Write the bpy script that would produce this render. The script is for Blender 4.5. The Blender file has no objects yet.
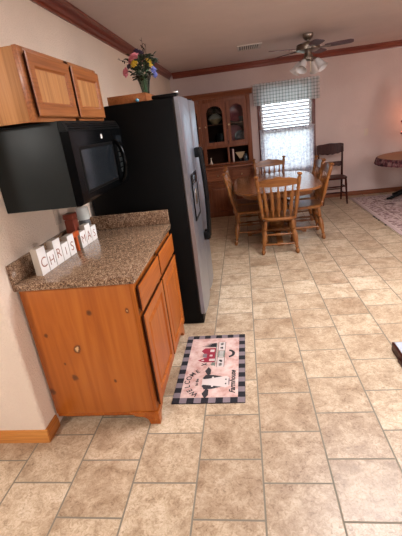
import bpy, bmesh, math, random
from mathutils import Vector, Matrix, noise as mnoise
random.seed(7)
sc = bpy.context.scene
COL = sc.collection
PI = math.pi
V = Vector
# ------------------------------------------------------------------ materials
def lin(c):
    if isinstance(c, str):
        c = [int(c[i:i+2], 16)/255 for i in (0, 2, 4)]
    return tuple((x/12.92 if x <= .04045 else ((x+.055)/1.055)**2.4) for x in c) + (1,)
class NT:
    def __init__(s, name):
        s.m = bpy.data.materials.new(name); s.m.use_nodes = True
        s.t = s.m.node_tree; s.b = s.t.nodes['Principled BSDF']; s.out = s.t.nodes['Material Output']
    def n(s, typ, **kw):
        nd = s.t.nodes.new(typ)
        for k, v in kw.items():
            if k[0] == '_': nd.inputs[k[1:].replace('_', ' ')].default_value = v
            else: setattr(nd, k, v)
        return nd
    def l(s, a, ao, b, bi): s.t.links.new(a.outputs[ao], b.inputs[bi])
    def set(s, **kw):
        for k, v in kw.items(): s.b.inputs[k.replace('_', ' ')].default_value = v
        return s
    def ramp(s, stops):
        r = s.n('ShaderNodeValToRGB'); e = r.color_ramp.elements
        while len(e) < len(stops): e.new(.5)
        for i, (p, c) in enumerate(stops): e[i].position = p; e[i].color = lin(c)
        return r
    def coord(s, scale=(1, 1, 1), rot=(0, 0, 0), which='Object'):
        t = s.n('ShaderNodeTexCoord'); mp = s.n('ShaderNodeMapping')
        mp.inputs['Scale'].default_value = scale; mp.inputs['Rotation'].default_value = rot
        s.l(t, which, mp, 'Vector'); return mp
    def noise(s, vec, scale, detail=4, rough=.55, dist=0):
        nz = s.n('ShaderNodeTexNoise', _Scale=scale, _Detail=detail, _Roughness=rough, _Distortion=dist)
        if vec: s.l(vec, 'Vector', nz, 'Vector')
        return nz
    def bump(s, node, sock, strength=.2, dist=.01):
        b = s.n('ShaderNodeBump', _Strength=strength, _Distance=dist); s.l(node, sock, b, 'Height'); s.l(b, 'Normal', s.b, 'Normal'); return b
def plain(name, col, rough=.5, metal=0, spec=.5, coat=0, bump=0, bscale=60):
    t = NT(name); t.set(Base_Color=lin(col), Roughness=rough, Metallic=metal, Specular_IOR_Level=spec, Coat_Weight=coat)
    mp = t.coord(); nz = t.noise(mp, bscale, 3)
    r = t.n('ShaderNodeMapRange'); r.inputs['To Min'].default_value = max(0, rough-.05); r.inputs['To Max'].default_value = rough+.05
    t.l(nz, 'Fac', r, 'Value'); t.l(r, 'Result', t.b, 'Roughness')
    if bump: t.bump(nz, 'Fac', bump, .004)
    return t.m
def wood(name, c1, c2, c3, axis='z', rough=.4, scale=1.0, coat=.15, dist=.6):
    t = NT(name)
    s = [26*scale]*3; s['xyz'.index(axis)] = 1.6*scale
    mp = t.coord(tuple(s)); nz = t.noise(mp, 1.0, 6, .6, dist)
    r = t.ramp([(.28, c1), (.5, c2), (.72, c3)]); t.l(nz, 'Fac', r, 'Fac')
    s2 = [150*scale]*3; s2['xyz'.index(axis)] = 4*scale
    mp2 = t.coord(tuple(s2)); n2 = t.noise(mp2, 1, 2)
    mx = t.n('ShaderNodeMixRGB', blend_type='MULTIPLY'); mx.inputs['Fac'].default_value = .35
    r2 = t.ramp([(.35, (.55, .5, .45)), (.6, (1, 1, 1))]); t.l(n2, 'Fac', r2, 'Fac')
    t.l(r, 'Color', mx, 'Color1'); t.l(r2, 'Color', mx, 'Color2'); t.l(mx, 'Color', t.b, 'Base Color')
    t.set(Roughness=rough, Coat_Weight=coat, Coat_Roughness=.15, Specular_IOR_Level=.3)
    t.bump(n2, 'Fac', .08, .002)
    return t.m
M = {}
M['honey'] = wood('honey_wood', '934814', 'a55619', 'b46824', 'z', .42, .9)
M['honey_y'] = wood('honey_wood_horizontal', '934814', 'a55619', 'b46824', 'y', .4, .9)
M['honey_pale'] = wood('pale_honey_oak', 'a06a3c', 'b07a48', 'bf8a58', 'z', .55, .5, .0)
M['honey_mid'] = wood('golden_oak', '8c522c', '9c5e34', 'ac6e40', 'y', .38, .7)
M['oak'] = wood('dining_oak', '6c3f1e', '845026', '9a6834', 'z', .38, 1.4, .15)
M['oak_x'] = wood('dining_oak_horizontal', '6c3f1e', '845026', '9a6834', 'x', .38, 1.4, .15)
M['top'] = wood('table_oak', '6e3d1c', '84502a', '956038', 'y', .24, .8, .5)
M['cherry'] = wood('cherry_wood', '6a3820', '7b452a', '8a5234', 'z', .45, .9, 0)
M['cherry_x'] = wood('cherry_wood_horizontal', '6a3820', '7b452a', '8a5234', 'x', .45, .9, 0)
M['crown'] = wood('crown_wood', '6d2f22', '7f3b2b', '8e4835', 'y', .3, .7, .4)
M['crown_x'] = wood('crown_wood_horizontal', '6d2f22', '7f3b2b', '8e4835', 'x', .3, .7, .4)
M['base_x'] = wood('baseboard_oak', 'b06a2c', 'c47f3c', 'd2914c', 'x', .4, .8, .2)
M['base_y'] = wood('baseboard_oak_shaded', 'a05c28', 'b06a30', 'bc7838', 'y', .4, .8, .2)  # darker copy of the near baseboard: side-face shade put into the colour
M['edge'] = wood('dark_stained_edge', '3c1a0c', '4a2210', '582a16', 'z', .5, .9, 0)
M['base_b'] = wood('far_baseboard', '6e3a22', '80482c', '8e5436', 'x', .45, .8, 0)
M['dark'] = wood('dark_walnut', '2c120e', '3c1a14', '4c241b', 'z', .36, 1.2, 0)
M['dark'].node_tree.nodes['Principled BSDF'].inputs['Specular IOR Level'].default_value = .12
M['inside'] = plain('cabinet_inside', '28170f', .8, spec=.1)  # dark colour stands in for the unlit interior of the china cabinet
M['black'] = plain('black_gloss', '050607', .2, spec=.1, bump=.02, bscale=300)
M['charcoal'] = plain('charcoal_case', '202424', .45, spec=.2, bump=.05, bscale=400)
M['blackm'] = plain('black_textured', '060606', .5, spec=.12, bump=.1, bscale=500)
M['blackp'] = plain('black_plastic', '070708', .35, spec=.15)
M['mwglass'] = plain('microwave_window', '181c20', .15, spec=.3)
M['white'] = plain('white_paint', 'e4e1dc', .5, bump=.05)
M['block'] = plain('white_block_paint', 'e6e2de', .4, bump=.1)
M['blockside'] = plain('raw_block_edge', 'a89a8b', .7, bump=.2)
M['letter'] = plain('brown_letter', '8a4a32', .6)
M['orange'] = wood('orange_wood', 'a8441c', 'bd5524', 'c9642e', 'z', .5, 1.2)
M['rust'] = plain('rust_red', '7c3420', .5)
M['mug'] = plain('white_ceramic', 'd6dcd8', .2, coat=.3)
M['greyjar'] = plain('grey_glaze', '59595c', .35)
M['nickel'] = plain('brushed_nickel', '8f8378', .3, metal=1)
M['brass'] = plain('aged_brass', 'c9b58a', .3, metal=1)
M['blade'] = wood('fan_blade_wood', '5a464c', '6a545a', '786268', 'x', .6, .8, 0)
M['frost'] = plain('frosted_shade', 'cfcac8', .35, spec=.5)
M['vent'] = plain('vent_white', 'c9c0b8', .5)
M['ventdark'] = plain('vent_gap', '4c4440', .8)
M['plate'] = plain('almond_plate', 'cbb8a6', .4)
M['tan'] = plain('tan_stoneware', 'b99a72', .5)
M['slate'] = plain('slate_glaze', '3b4750', .2, coat=.3)
M['darkdish'] = plain('dark_stoneware', '1f2222', .3)
M['redplate'] = plain('red_glaze', 'bd4450', .3, coat=.1)
M['pinkcloth'] = plain('rose_cloth', 'bc6f76', .9, bump=.2)
M['leaf'] = plain('dark_leaf', '20301f', .6)
M['paleleaf'] = plain('pale_stem', '6f9070', .6); M['stem'] = plain('twig', '3a2a1e', .8)
M['pink'] = plain('pink_petal', 'd8828e', .7); M['yellow'] = plain('yellow_petal', 'd9b636', .7)
M['blue'] = plain('blue_petal', '7b83c8', .7); M['purple'] = plain('plum_petal', '3b2c46', .7)
M['blueball'] = plain('blue_glass_ball', '5c9fbe', .15, coat=.5)
M['berry'] = plain('dark_red_berry', '6d1620', .35, coat=.2)
M['gasket'] = plain('grey_gasket', '55504c', .6)
M['sill'] = wood('window_trim_wood', '5c2a22', '6a352a', '774134', 'z', .4, .9, .2)
M['blind'] = plain('white_blind', 'e6e6ea', .5)
M['palewhite'] = plain('pale_top', 'b4bac4', .15, coat=.2)
def steel():
    t = NT('stainless_steel'); t.set(Base_Color=lin('a8b0bd'), Metallic=.92, Roughness=.36)
    mp = t.coord((400, 400, 3)); nz = t.noise(mp, 1, 2)
    r = t.n('ShaderNodeMapRange'); r.inputs['To Min'].default_value = .28; r.inputs['To Max'].default_value = .42
    t.l(nz, 'Fac', r, 'Value'); t.l(r, 'Result', t.b, 'Roughness'); t.bump(nz, 'Fac', .03, .001); return t.m
M['steel'] = steel()
def wall(name, col, b=.35, sc_=38):
    t = NT(name); mp = t.coord(); nz = t.noise(mp, sc_, 3, .5); n2 = t.noise(mp, 3, 3)
    r = t.ramp([(.3, [x*.97 for x in [int(col[i:i+2], 16)/255 for i in (0, 2, 4)]]), (.7, col)]); t.l(n2, 'Fac', r, 'Fac'); t.l(r, 'Color', t.b, 'Base Color')
    r2 = t.ramp([(.42, (0, 0, 0)), (.58, (1, 1, 1))]); t.l(nz, 'Fac', r2, 'Fac')
    t.set(Roughness=.75); t.bump(r2, 'Color', b, .006); return t.m
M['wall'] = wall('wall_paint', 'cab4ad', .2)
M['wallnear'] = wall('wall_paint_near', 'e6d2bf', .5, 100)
M['ceil'] = wall('ceiling_paint', 'dcccc5', .12)
def knotty():
    t = NT('knotty_pine')
    mp = t.coord((22, 22, 1.3)); nz = t.noise(mp, 1, 5, .55, .8)
    r = t.ramp([(.3, '9a4f14'), (.5, 'a85a1a'), (.75, 'b66a26')]); t.l(nz, 'Fac', r, 'Fac')
    tc = t.n('ShaderNodeTexCoord'); last = r; lo = 'Color'
    wob = t.noise(t.coord(), 35, 2); 
    for (x, z, rad, pale) in [(.357, .719, .02, 0), (.241, .511, .028, 1), (.184, .327, .022, 0), (.09, .6, .014, 0), (.557, .72, .016, 1), (.03, .24, .022, 0), (.41, .3, .012, 0), (.15, .42, .01, 0)]:
        mp = t.n('ShaderNodeMapping'); mp.vector_type = 'POINT'
        mp.inputs['Location'].default_value = (-x/rad, 0, -z/rad/1.35); mp.inputs['Scale'].default_value = (1/rad, 0, 1/rad/1.35)
        t.l(tc, 'Object', mp, 'Vector')
        ln = t.n('ShaderNodeVectorMath', operation='LENGTH'); t.l(mp, 'Vector', ln, 0)
        ad = t.n('ShaderNodeMath', operation='ADD'); t.l(ln, 'Value', ad, 0); t.l(wob, 'Fac', ad, 1)
        if pale: rr = t.ramp([(0, 'd8b080'), (.30, 'd8b080'), (.40, '5a2c12'), (.62, 'a2571a')])
        else: rr = t.ramp([(0, '502a12'), (.38, '6a3816'), (.6, '8a4a1c'), (.62, 'a2571a')])
        hf = t.n('ShaderNodeMath', operation='MULTIPLY'); hf.inputs[1].default_value = .42; t.l(ad, 'Value', hf, 0)
        t.l(hf, 'Value', rr, 'Fac')
        lt = t.n('ShaderNodeMapRange'); lt.inputs['From Min'].default_value = .45; lt.inputs['From Max'].default_value = .62
        lt.inputs['To Min'].default_value = 1; lt.inputs['To Max'].default_value = 0; t.l(hf, 'Value', lt, 'Value')
        mx = t.n('ShaderNodeMixRGB'); t.l(lt, 'Result', mx, 'Fac'); t.l(last, lo, mx, 'Color1'); t.l(rr, 'Color', mx, 'Color2'); last = mx
    t.l(last, lo, t.b, 'Base Color'); t.set(Roughness=.42, Coat_Weight=.15, Coat_Roughness=.2); return t.m
M['knotty'] = knotty()
def granite():
    t = NT('speckled_laminate'); mp = t.coord()
    a = t.noise(mp, 170, 3, .7); b = t.noise(mp, 60, 3, .6)
    r = t.ramp([(.33, '2c1d16'), (.43, '6e5240'), (.52, '94765c'), (.6, 'b89c80'), (.7, 'd2bca2')]); t.l(a, 'Fac', r, 'Fac')
    r2 = t.ramp([(.35, (.62, .55, .5)), (.6, (1, 1, 1))]); t.l(b, 'Fac', r2, 'Fac')
    mx = t.n('ShaderNodeMixRGB', blend_type='MULTIPLY'); mx.inputs['Fac'].default_value = .7
    t.l(r, 'Color', mx, 'Color1'); t.l(r2, 'Color', mx, 'Color2'); t.l(mx, 'Color', t.b, 'Base Color')
    t.set(Roughness=.22, Coat_Weight=.2); return t.m
M['granite'] = granite()
def tiles():
    t = NT('stone_tile_floor')
    tc = t.n('ShaderNodeTexCoord'); sp = t.n('ShaderNodeSeparateXYZ'); cb = t.n('ShaderNodeCombineXYZ')
    t.l(tc, 'Object', sp, 'Vector')
    ax = t.n('ShaderNodeMath', operation='SUBTRACT'); ax.inputs[1].default_value = 1.0757; t.l(sp, 'Y', ax, 0)
    ay = t.n('ShaderNodeMath', operation='SUBTRACT'); ay.inputs[1].default_value = .864+.3066; t.l(sp, 'X', ay, 0)
    t.l(ax, 'Value', cb, 'X'); t.l(ay, 'Value', cb, 'Y')
    br = t.n('ShaderNodeTexBrick', offset=.43, offset_frequency=2, squash=1)
    for k, v in (('Scale', 1), ('Mortar Size', .0046), ('Mortar Smooth', .25), ('Bias', 0), ('Brick Width', .3014), ('Row Height', .3066)): br.inputs[k].default_value = v
    br.inputs['Color1'].default_value = (0, 0, 0, 1); br.inputs['Color2'].default_value = (1, 1, 1, 1); br.inputs['Mortar'].default_value = (.5, .5, .5, 1)
    t.l(cb, 'Vector', br, 'Vector')
    mp = t.coord(); 
    off = t.n('ShaderNodeVectorMath', operation='MULTIPLY_ADD'); t.l(br, 'Color', off, 0); off.inputs[1].default_value = (7, 5, 3); t.l(mp, 'Vector', off, 2)
    n1 = t.noise(off, 8, 7, .7, .5); n2 = t.noise(off, 55, 5, .75, 1.2)
    r = t.ramp([(.25, '937c64'), (.42, 'b9a389'), (.55, 'd0bda3'), (.75, 'e3d4be')]); t.l(n1, 'Fac', r, 'Fac')
    r2 = t.ramp([(.3, (.5, .42, .34)), (.44, (.86, .82, .77)), (.58, (1, 1, 1))]); t.l(n2, 'Fac', r2, 'Fac')
    mx = t.n('ShaderNodeMixRGB', blend_type='MULTIPLY'); mx.inputs['Fac'].default_value = .75; t.l(r, 'Color', mx, 'Color1'); t.l(r2, 'Color', mx, 'Color2')
    tint = t.ramp([(0, (.88, .85, .83)), (1, (1, 1, 1))]); t.l(br, 'Color', tint, 'Fac')
    m2 = t.n('ShaderNodeMixRGB', blend_type='MULTIPLY'); m2.inputs['Fac'].default_value = 1; t.l(mx, 'Color', m2, 'Color1'); t.l(tint, 'Color', m2, 'Color2')
    m3 = t.n('ShaderNodeMixRGB'); t.l(br, 'Fac', m3, 'Fac'); t.l(m2, 'Color', m3, 'Color1'); m3.inputs['Color2'].default_value = lin('7d7566')
    t.l(m3, 'Color', t.b, 'Base Color')
    n3 = t.noise(mp, 60, 3, .6)
    rr = t.n('ShaderNodeMapRange'); rr.inputs['To Min'].default_value = .28; rr.inputs['To Max'].default_value = .46; t.l(n3, 'Fac', rr, 'Value')
    mr = t.n('ShaderNodeMixRGB'); t.l(br, 'Fac', mr, 'Fac'); t.l(rr, 'Result', mr, 'Color1'); mr.inputs['Color2'].default_value = (.85, .85, .85, 1); t.l(mr, 'Color', t.b, 'Roughness')
    inv = t.n('ShaderNodeMath', operation='SUBTRACT'); inv.inputs[0].default_value = 1; t.l(br, 'Fac', inv, 1)
    ht = t.n('ShaderNodeMath', operation='MULTIPLY_ADD'); t.l(n3, 'Fac', ht, 0); ht.inputs[1].default_value = .35; t.l(inv, 'Value', ht, 2)
    t.bump(ht, 'Value', .35, .006); return t.m
M['tile'] = tiles()
def sheer(name, c1, c2, scale, trans=.55):
    t = NT(name); mp = t.coord((1, .2, 1)); nz = t.noise(mp, scale, 3, .6, 1.5)
    r = t.ramp([(.42, c1), (.52, c2)]); t.l(nz, 'Fac', r, 'Fac')
    d = t.n('ShaderNodeBsdfDiffuse'); tr = t.n('ShaderNodeBsdfTranslucent'); mx = t.n('ShaderNodeMixShader'); mx.inputs['Fac'].default_value = trans
    t.l(r, 'Color', d, 'Color'); t.l(r, 'Color', tr, 'Color'); t.l(d, 'BSDF', mx, 1); t.l(tr, 'BSDF', mx, 2)
    tp = t.n('ShaderNodeBsdfTransparent'); m2 = t.n('ShaderNodeMixShader'); m2.inputs['Fac'].default_value = .3; t.l(mx, 'Shader', m2, 1); t.l(tp, 'BSDF', m2, 2)
    t.l(m2, 'Shader', t.out, 'Surface'); return t.m
M['lace'] = sheer('lace_curtain', 'd6d3e0', 'fbfafd', 20, .72)
def gingham():
    t = NT('gingham_cloth'); mp = t.coord(); sp = t.n('ShaderNodeSeparateXYZ'); t.l(mp, 'Vector', sp, 'Vector'); outs = []
    for a in 'XZ':
        f = t.n('ShaderNodeMath', operation='MULTIPLY'); f.inputs[1].default_value = 19; t.l(sp, a, f, 0)
        g = t.n('ShaderNodeMath', operation='FRACT'); t.l(f, 'Value', g, 0)
        h = t.n('ShaderNodeMath', operation='GREATER_THAN'); h.inputs[1].default_value = .74; t.l(g, 'Value', h, 0); outs.append(h)
    s = t.n('ShaderNodeMath', operation='ADD'); t.l(outs[0], 'Value', s, 0); t.l(outs[1], 'Value', s, 1)
    hf = t.n('ShaderNodeMath', operation='MULTIPLY'); hf.inputs[1].default_value = .5; t.l(s, 'Value', hf, 0)
    r = t.ramp([(0, 'fafafa'), (.5, 'd2d5d4'), (1, 'a2aaa6')]); t.l(hf, 'Value', r, 'Fac')
    d = t.n('ShaderNodeBsdfDiffuse'); tr = t.n('ShaderNodeBsdfTranslucent'); mx = t.n('ShaderNodeMixShader'); mx.inputs['Fac'].default_value = .75
    t.l(r, 'Color', d, 'Color'); t.l(r, 'Color', tr, 'Color'); t.l(d, 'BSDF', mx, 1); t.l(tr, 'BSDF', mx, 2); t.l(mx, 'Shader', t.out, 'Surface'); return t.m
M['gingham'] = gingham()
def glass(name, col, rough=.02, alpha=.75):
    t = NT(name); tp = t.n('ShaderNodeBsdfTransparent'); tp.inputs['Color'].default_value = lin(col)
    gl = t.n('ShaderNodeBsdfGlossy', _Roughness=rough); fr = t.n('ShaderNodeFresnel', _IOR=1.45); mx = t.n('ShaderNodeMixShader')
    t.l(fr, 'Fac', mx, 'Fac'); t.l(tp, 'BSDF', mx, 1); t.l(gl, 'BSDF', mx, 2); t.l(mx, 'Shader', t.out, 'Surface'); return t.m
M['glass'] = glass('clear_pane', (.9, .92, .92))
M['vaseglass'] = glass('green_vase_glass', (.82, .88, .85), .08)
def rugmat():
    t = NT('woven_rug'); mp = t.coord(); n1 = t.noise(mp, 3.2, 4, .6, 2.2); n2 = t.noise(mp, 16, 3, .6, 1.0); n3 = t.noise(mp, 300, 2)
    r = t.ramp([(.36, '94787a'), (.44, 'c0a6a2'), (.52, 'd2bdb8'), (.62, 'a88a88'), (.68, 'ccb4b0')]); t.l(n1, 'Fac', r, 'Fac')
    r2 = t.ramp([(.4, (.6, .52, .52)), (.52, (1, 1, 1))]); t.l(n2, 'Fac', r2, 'Fac')
    mx = t.n('ShaderNodeMixRGB', blend_type='MULTIPLY'); mx.inputs['Fac'].default_value = .8; t.l(r, 'Color', mx, 'Color1'); t.l(r2, 'Color', mx, 'Color2')
    t.l(mx, 'Color', t.b, 'Base Color'); t.set(Roughness=.95, Specular_IOR_Level=.1); t.bump(n3, 'Fac', .4, .003); return t.m
M['rug'] = rugmat(); M['rugborder'] = plain('rug_border', 'bca4a0', .95, bump=.3, bscale=250); M['rugedge'] = plain('rug_edge_line', 'd0bcb4', .95); M['fringe'] = plain('rug_dark_edge', '2a2022', .9)
def plaid():
    t = NT('dark_red_plaid'); mp = t.coord(); nz = t.noise(mp, 18, 3, .6); r = t.ramp([(.38, '2c1418'), (.5, '5a1c26'), (.6, '7a5a58')]); t.l(nz, 'Fac', r, 'Fac'); t.l(r, 'Color', t.b, 'Base Color'); t.set(Roughness=.9); return t.m
M['plaid'] = plaid(); M['cloth'] = plain('tan_tablecloth', '9a7358', .8, bump=.15)
M['matpink'] = plain('mat_pink', 'c4a096', .9, bump=.2, bscale=200); 
def distressed():
    t = NT('mat_pink_print'); mp = t.coord(); nz = t.noise(mp, 14, 5, .65); r = t.ramp([(.35, 'b58b82'), (.5, 'c9aaa1'), (.65, 'd6bfb7')]); t.l(nz, 'Fac', r, 'Fac'); t.l(r, 'Color', t.b, 'Base Color'); t.set(Roughness=.95, Specular_IOR_Level=.1); return t.m
M['matpink'] = distressed(); M['matblack'] = plain('mat_black', '16141c', .9); M['matgrey'] = plain('mat_grey', '7a6d72', .9); M['matwhite'] = plain('mat_white', 'c9beb9', .9); M['matred'] = plain('mat_red', '8e2338', .9); M['matink'] = plain('mat_ink', '2a282c', .9); M['matsage'] = plain('mat_sage', '6d7a70', .9)
def em(name, col, s):
    t = NT(name); t.set(Base_Color=lin(col), Emission_Color=lin(col), Emission_Strength=s); return t.m
M['lampglow'] = em('lamp_diffuser', 'fff4e6', 6); M['bulb'] = em('tiny_red_bulb', 'ff5a30', 12)
# ------------------------------------------------------------------ mesh builder
class MB:
    def __init__(s): s.v = []; s.f = []; s.mi = []; s.sm = []
    def add(s, vs, fs, mi=0, smooth=False):
        o = len(s.v); s.v += [V(p) for p in vs]
        for f in fs: s.f.append([i+o for i in f]); s.mi.append(mi); s.sm.append(smooth)
        return s
    def box(s, lo, hi, bev=0, mi=0, seg=2):
        bm = bmesh.new(); lo = V(lo); hi = V(hi); c = (lo+hi)/2; d = hi-lo
        bmesh.ops.create_cube(bm, size=1, matrix=Matrix.Translation(c) @ Matrix.Diagonal((d.x, d.y, d.z, 1)))
        if bev: bmesh.ops.bevel(bm, geom=list(bm.edges), offset=min(bev, min(d)*.45), segments=seg, affect='EDGES', profile=.5)
        s.bm(bm, mi, bool(bev)); return s
    def bm(s, bm, mi=0, smooth=False):
        bm.verts.index_update(); s.add([v.co.copy() for v in bm.verts], [[v.index for v in f.verts] for f in bm.faces], mi, smooth); bm.free()
    def turn(s, p0, p1, prof, n=14, mi=0, flat=1.0, up=None):
        """surface of revolution from p0 to p1; prof: (t, radius)"""
        p0 = V(p0); p1 = V(p1); d = p1-p0; a = d.normalized()
        u = V(up) if up else (V((1, 0, 0)) if abs(a.x) < .9 else V((0, 1, 0)))
        u = (u-a*u.dot(a)).normalized(); w = a.cross(u)
        vs = []; fs = []
        for (t, r) in prof:
            for k in range(n):
                th = 2*PI*k/n; vs.append(p0+d*t+u*(r*math.cos(th))+w*(r*flat*math.sin(th)))
        for i in range(len(prof)-1):
            for k in range(n): fs.append([i*n+k, i*n+(k+1) % n, (i+1)*n+(k+1) % n, (i+1)*n+k])
        fs.append(list(range(n))[::-1]); fs.append([(len(prof)-1)*n+k for k in range(n)])
        s.add(vs, fs, mi, True); return s
    def cyl(s, p0, p1, r, n=14, mi=0): return s.turn(p0, p1, [(0, r), (1, r)], n, mi)
    def tube(s, pts, r, n=8, mi=0, flat=1.0):
        pts = [V(p) for p in pts]; vs = []; fs = []; u = None
        for i, p in enumerate(pts):
            a = (pts[min(i+1, len(pts)-1)]-pts[max(i-1, 0)]).normalized()
            if u is None: u = V((0, 0, 1)) if abs(a.z) < .9 else V((1, 0, 0))
            u = (u-a*u.dot(a)).normalized(); w = a.cross(u); rr = r[i] if isinstance(r, (list, tuple)) else r
            for k in range(n): th = 2*PI*k/n; vs.append(p+u*(rr*math.cos(th))+w*(rr*flat*math.sin(th)))
        for i in range(len(pts)-1):
            for k in range(n): fs.append([i*n+k, i*n+(k+1) % n, (i+1)*n+(k+1) % n, (i+1)*n+k])
        fs.append(list(range(n))[::-1]); fs.append([(len(pts)-1)*n+k for k in range(n)])
        s.add(vs, fs, mi, True); return s
    def ball(s, c, r, mi=0, sx=1, sy=1, sz=1, n=12):
        bm = bmesh.new(); bmesh.ops.create_uvsphere(bm, u_segments=n, v_segments=max(6, n//2+2), radius=r, matrix=Matrix.Translation(V(c)) @ Matrix.Diagonal((sx, sy, sz, 1))); s.bm(bm, mi, True); return s
    def prism(s, pts, ext, mi=0):
        """extrude a planar polygon (3D points) by vector ext"""
        n = len(pts); e = V(ext); vs = [V(p) for p in pts]+[V(p)+e for p in pts]
        fs = [list(range(n))[::-1], [n+i for i in range(n)]]+[[i, (i+1) % n, n+(i+1) % n, n+i] for i in range(n)]
        s.add(vs, fs, mi); return s
    def rings(s, o, u, v, nrm, w, h, prof, mi=0, cap=True, edge=0):
        """nested rectangles: prof = (inset, height)"""
        o = V(o); u = V(u); v = V(v); nrm = V(nrm); vs = []; fs = []
        for (i, t) in prof:
            for (a, b) in ((i, i), (w-i, i), (w-i, h-i), (i, h-i)): vs.append(o+u*a+v*b+nrm*t)
        for k in range(len(prof)-1):
            for j in range(4): fs.append([k*4+j, k*4+(j+1) % 4, k*4+4+(j+1) % 4, k*4+4+j])
        if cap: m = (len(prof)-1)*4; fs.append([m, m+1, m+2, m+3])
        s.add(vs, fs, mi)
        for q in range(edge*4): s.mi[len(s.mi)-len(fs)+q] = 1
        return s
    def slab(s, outline, z0, z1, bev=.004, mi=0):
        """vertical-axis slab from a 2D outline with eased edges"""
        n = len(outline); c = V((sum(p[0] for p in outline)/n, sum(p[1] for p in outline)/n)); vs = []; fs = []
        lv = [(z0, bev), (z0+bev, 0), (z1-bev, 0), (z1, bev)]
        for z, ins in lv:
            for p in outline:
                d = V((p[0], p[1]))-c; k = 1-ins/max(d.length, 1e-6); q = c+d*k; vs.append((q.x, q.y, z))
        for i in range(3):
            for k in range(n): fs.append([i*n+k, i*n+(k+1) % n, (i+1)*n+(k+1) % n, (i+1)*n+k])
        fs.append(list(range(n))[::-1]); fs.append([3*n+k for k in range(n)]); s.add(vs, fs, mi, False); return s
    def build(s, name, mats, parent=None, loc=None):
        """vertices are in the parent's frame when copying (loc None), or in the room's frame when loc is the thing's base"""
        off = V(loc) if loc is not None else V((0, 0, 0))
        me = bpy.data.meshes.new(name); me.from_pydata([p-off for p in s.v], [], s.f)
        if not isinstance(mats, (list, tuple)): mats = [mats]
        for m in mats: me.materials.append(m)
        me.polygons.foreach_set('material_index', s.mi); me.polygons.foreach_set('use_smooth', s.sm)
        bm = bmesh.new(); bm.from_mesh(me); bmesh.ops.recalc_face_normals(bm, faces=bm.faces); bm.to_mesh(me); bm.free()
        if any(s.sm): me.set_sharp_from_angle(angle=math.radians(40))
        o = bpy.data.objects.new(name, me); COL.objects.link(o)
        if parent: o.parent = parent
        return o
def tag(o, label=None, cat=None, group=None, kind=None):
    if label: o['label'] = label
    if cat: o['category'] = cat
    if group: o['group'] = group
    if kind: o['kind'] = kind
    return o
def thing(name, loc, label, cat, group=None, rz=0):
    o = bpy.data.objects.new(name, None); COL.objects.link(o); o.location = loc; o.rotation_euler = (0, 0, rz); o.empty_display_size = .1
    return tag(o, label, cat, group)
def solo(mb, name, mats, loc, label, cat, group=None):
    o = mb.build(name, mats, None, loc); o.location = loc; return tag(o, label, cat, group)
def struct(mb, name, mats, parent=None):
    o = mb.build(name, mats, parent)
    if not parent: o['kind'] = 'structure'
    return o
def dup(root, loc, rz, label=None):
    r = root.copy(); COL.objects.link(r); r.location = loc; r.rotation_euler = (0, 0, rz)
    if label: r['label'] = label
    for ch in root.children:
        c = ch.copy(); COL.objects.link(c); c.parent = r
        for g in ch.children:
            d = g.copy(); COL.objects.link(d); d.parent = c
    return r
def text_mb(txt, size, mat4, depth=.001, shear=0, mb=None, mi=0, thick=0):
    cu = bpy.data.curves.new('t', 'FONT'); cu.body = txt; cu.size = size; cu.align_x = 'CENTER'; cu.align_y = 'CENTER'; cu.extrude = depth; cu.shear = shear; cu.offset = thick; cu.resolution_u = 3
    ob = bpy.data.objects.new('t', cu); COL.objects.link(ob); bpy.context.view_layer.update()
    me = bpy.data.meshes.new_from_object(ob.evaluated_get(bpy.context.evaluated_depsgraph_get()))
    mb = mb or MB(); mb.add([mat4 @ v.co for v in me.vertices], [list(p.vertices) for p in me.polygons], mi)
    bpy.data.objects.remove(ob); bpy.data.curves.remove(cu); bpy.data.meshes.remove(me); return mb
X, Y, Z = V((1, 0, 0)), V((0, 1, 0)), V((0, 0, 1))
# ------------------------------------------------------------------ room
YB, ZC, YN = 7.26, 2.44, 1.508
XL, XR, YF = -2.6, 6.6, -3.2
mb = MB(); mb.box((XL-.1, YF-.1, -.12), (XR+.1, YB+.1, 0)); struct(mb, 'floor', M['tile'])
mb = MB(); mb.box((XL-.1, YF-.1, ZC), (XR+.1, YB+.1, ZC+.1)); struct(mb, 'ceiling', M['ceil'])
# left wall with its rounded near corner
mb = MB(); R_ = .02; prof = [(-.14, YB), (-.14, YN+.1)]
prof = [(0, YB)]+[(-R_+R_*math.cos(a), YN+R_-R_*math.sin(a)) for a in [i*PI/2/6 for i in range(7)]]+[(-.15, YN), (-.15, YB)]
mb.prism([(x, y, 0) for x, y in prof], (0, 0, ZC)); struct(mb, 'wall_left', M['wallnear'])
mb = MB(); mb.box((XL, YN, 0), (-.15, YN+.15, ZC)); struct(mb, 'wall_near', M['wallnear'])
# the window opening in the far wall
WX0, WX1, WZ0, WZ1 = 1.55, 2.43, .62, 2.015
mb = MB()
mb.box((-.15, YB, 0), (WX0, YB+.14, ZC)); mb.box((WX1, YB, 0), (XR, YB+.14, ZC)); mb.box((WX0, YB, 0), (WX1, YB+.14, WZ0)); mb.box((WX0, YB, WZ1), (WX1, YB+.14, ZC))
struct(mb, 'wall_back', M['wall'])
mb = MB(); mb.box((XR, YF, 0), (XR+.1, YB+.14, ZC)); struct(mb, 'wall_right', M['wall'])
mb = MB(); mb.box((XL, YF-.1, 0), (XR, YF, ZC)); struct(mb, 'wall_front', M['wall'])
mb = MB(); mb.box((XL-.1, YF, 0), (XL, YN+.15, ZC)); struct(mb, 'wall_side', M['wall'])
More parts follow.
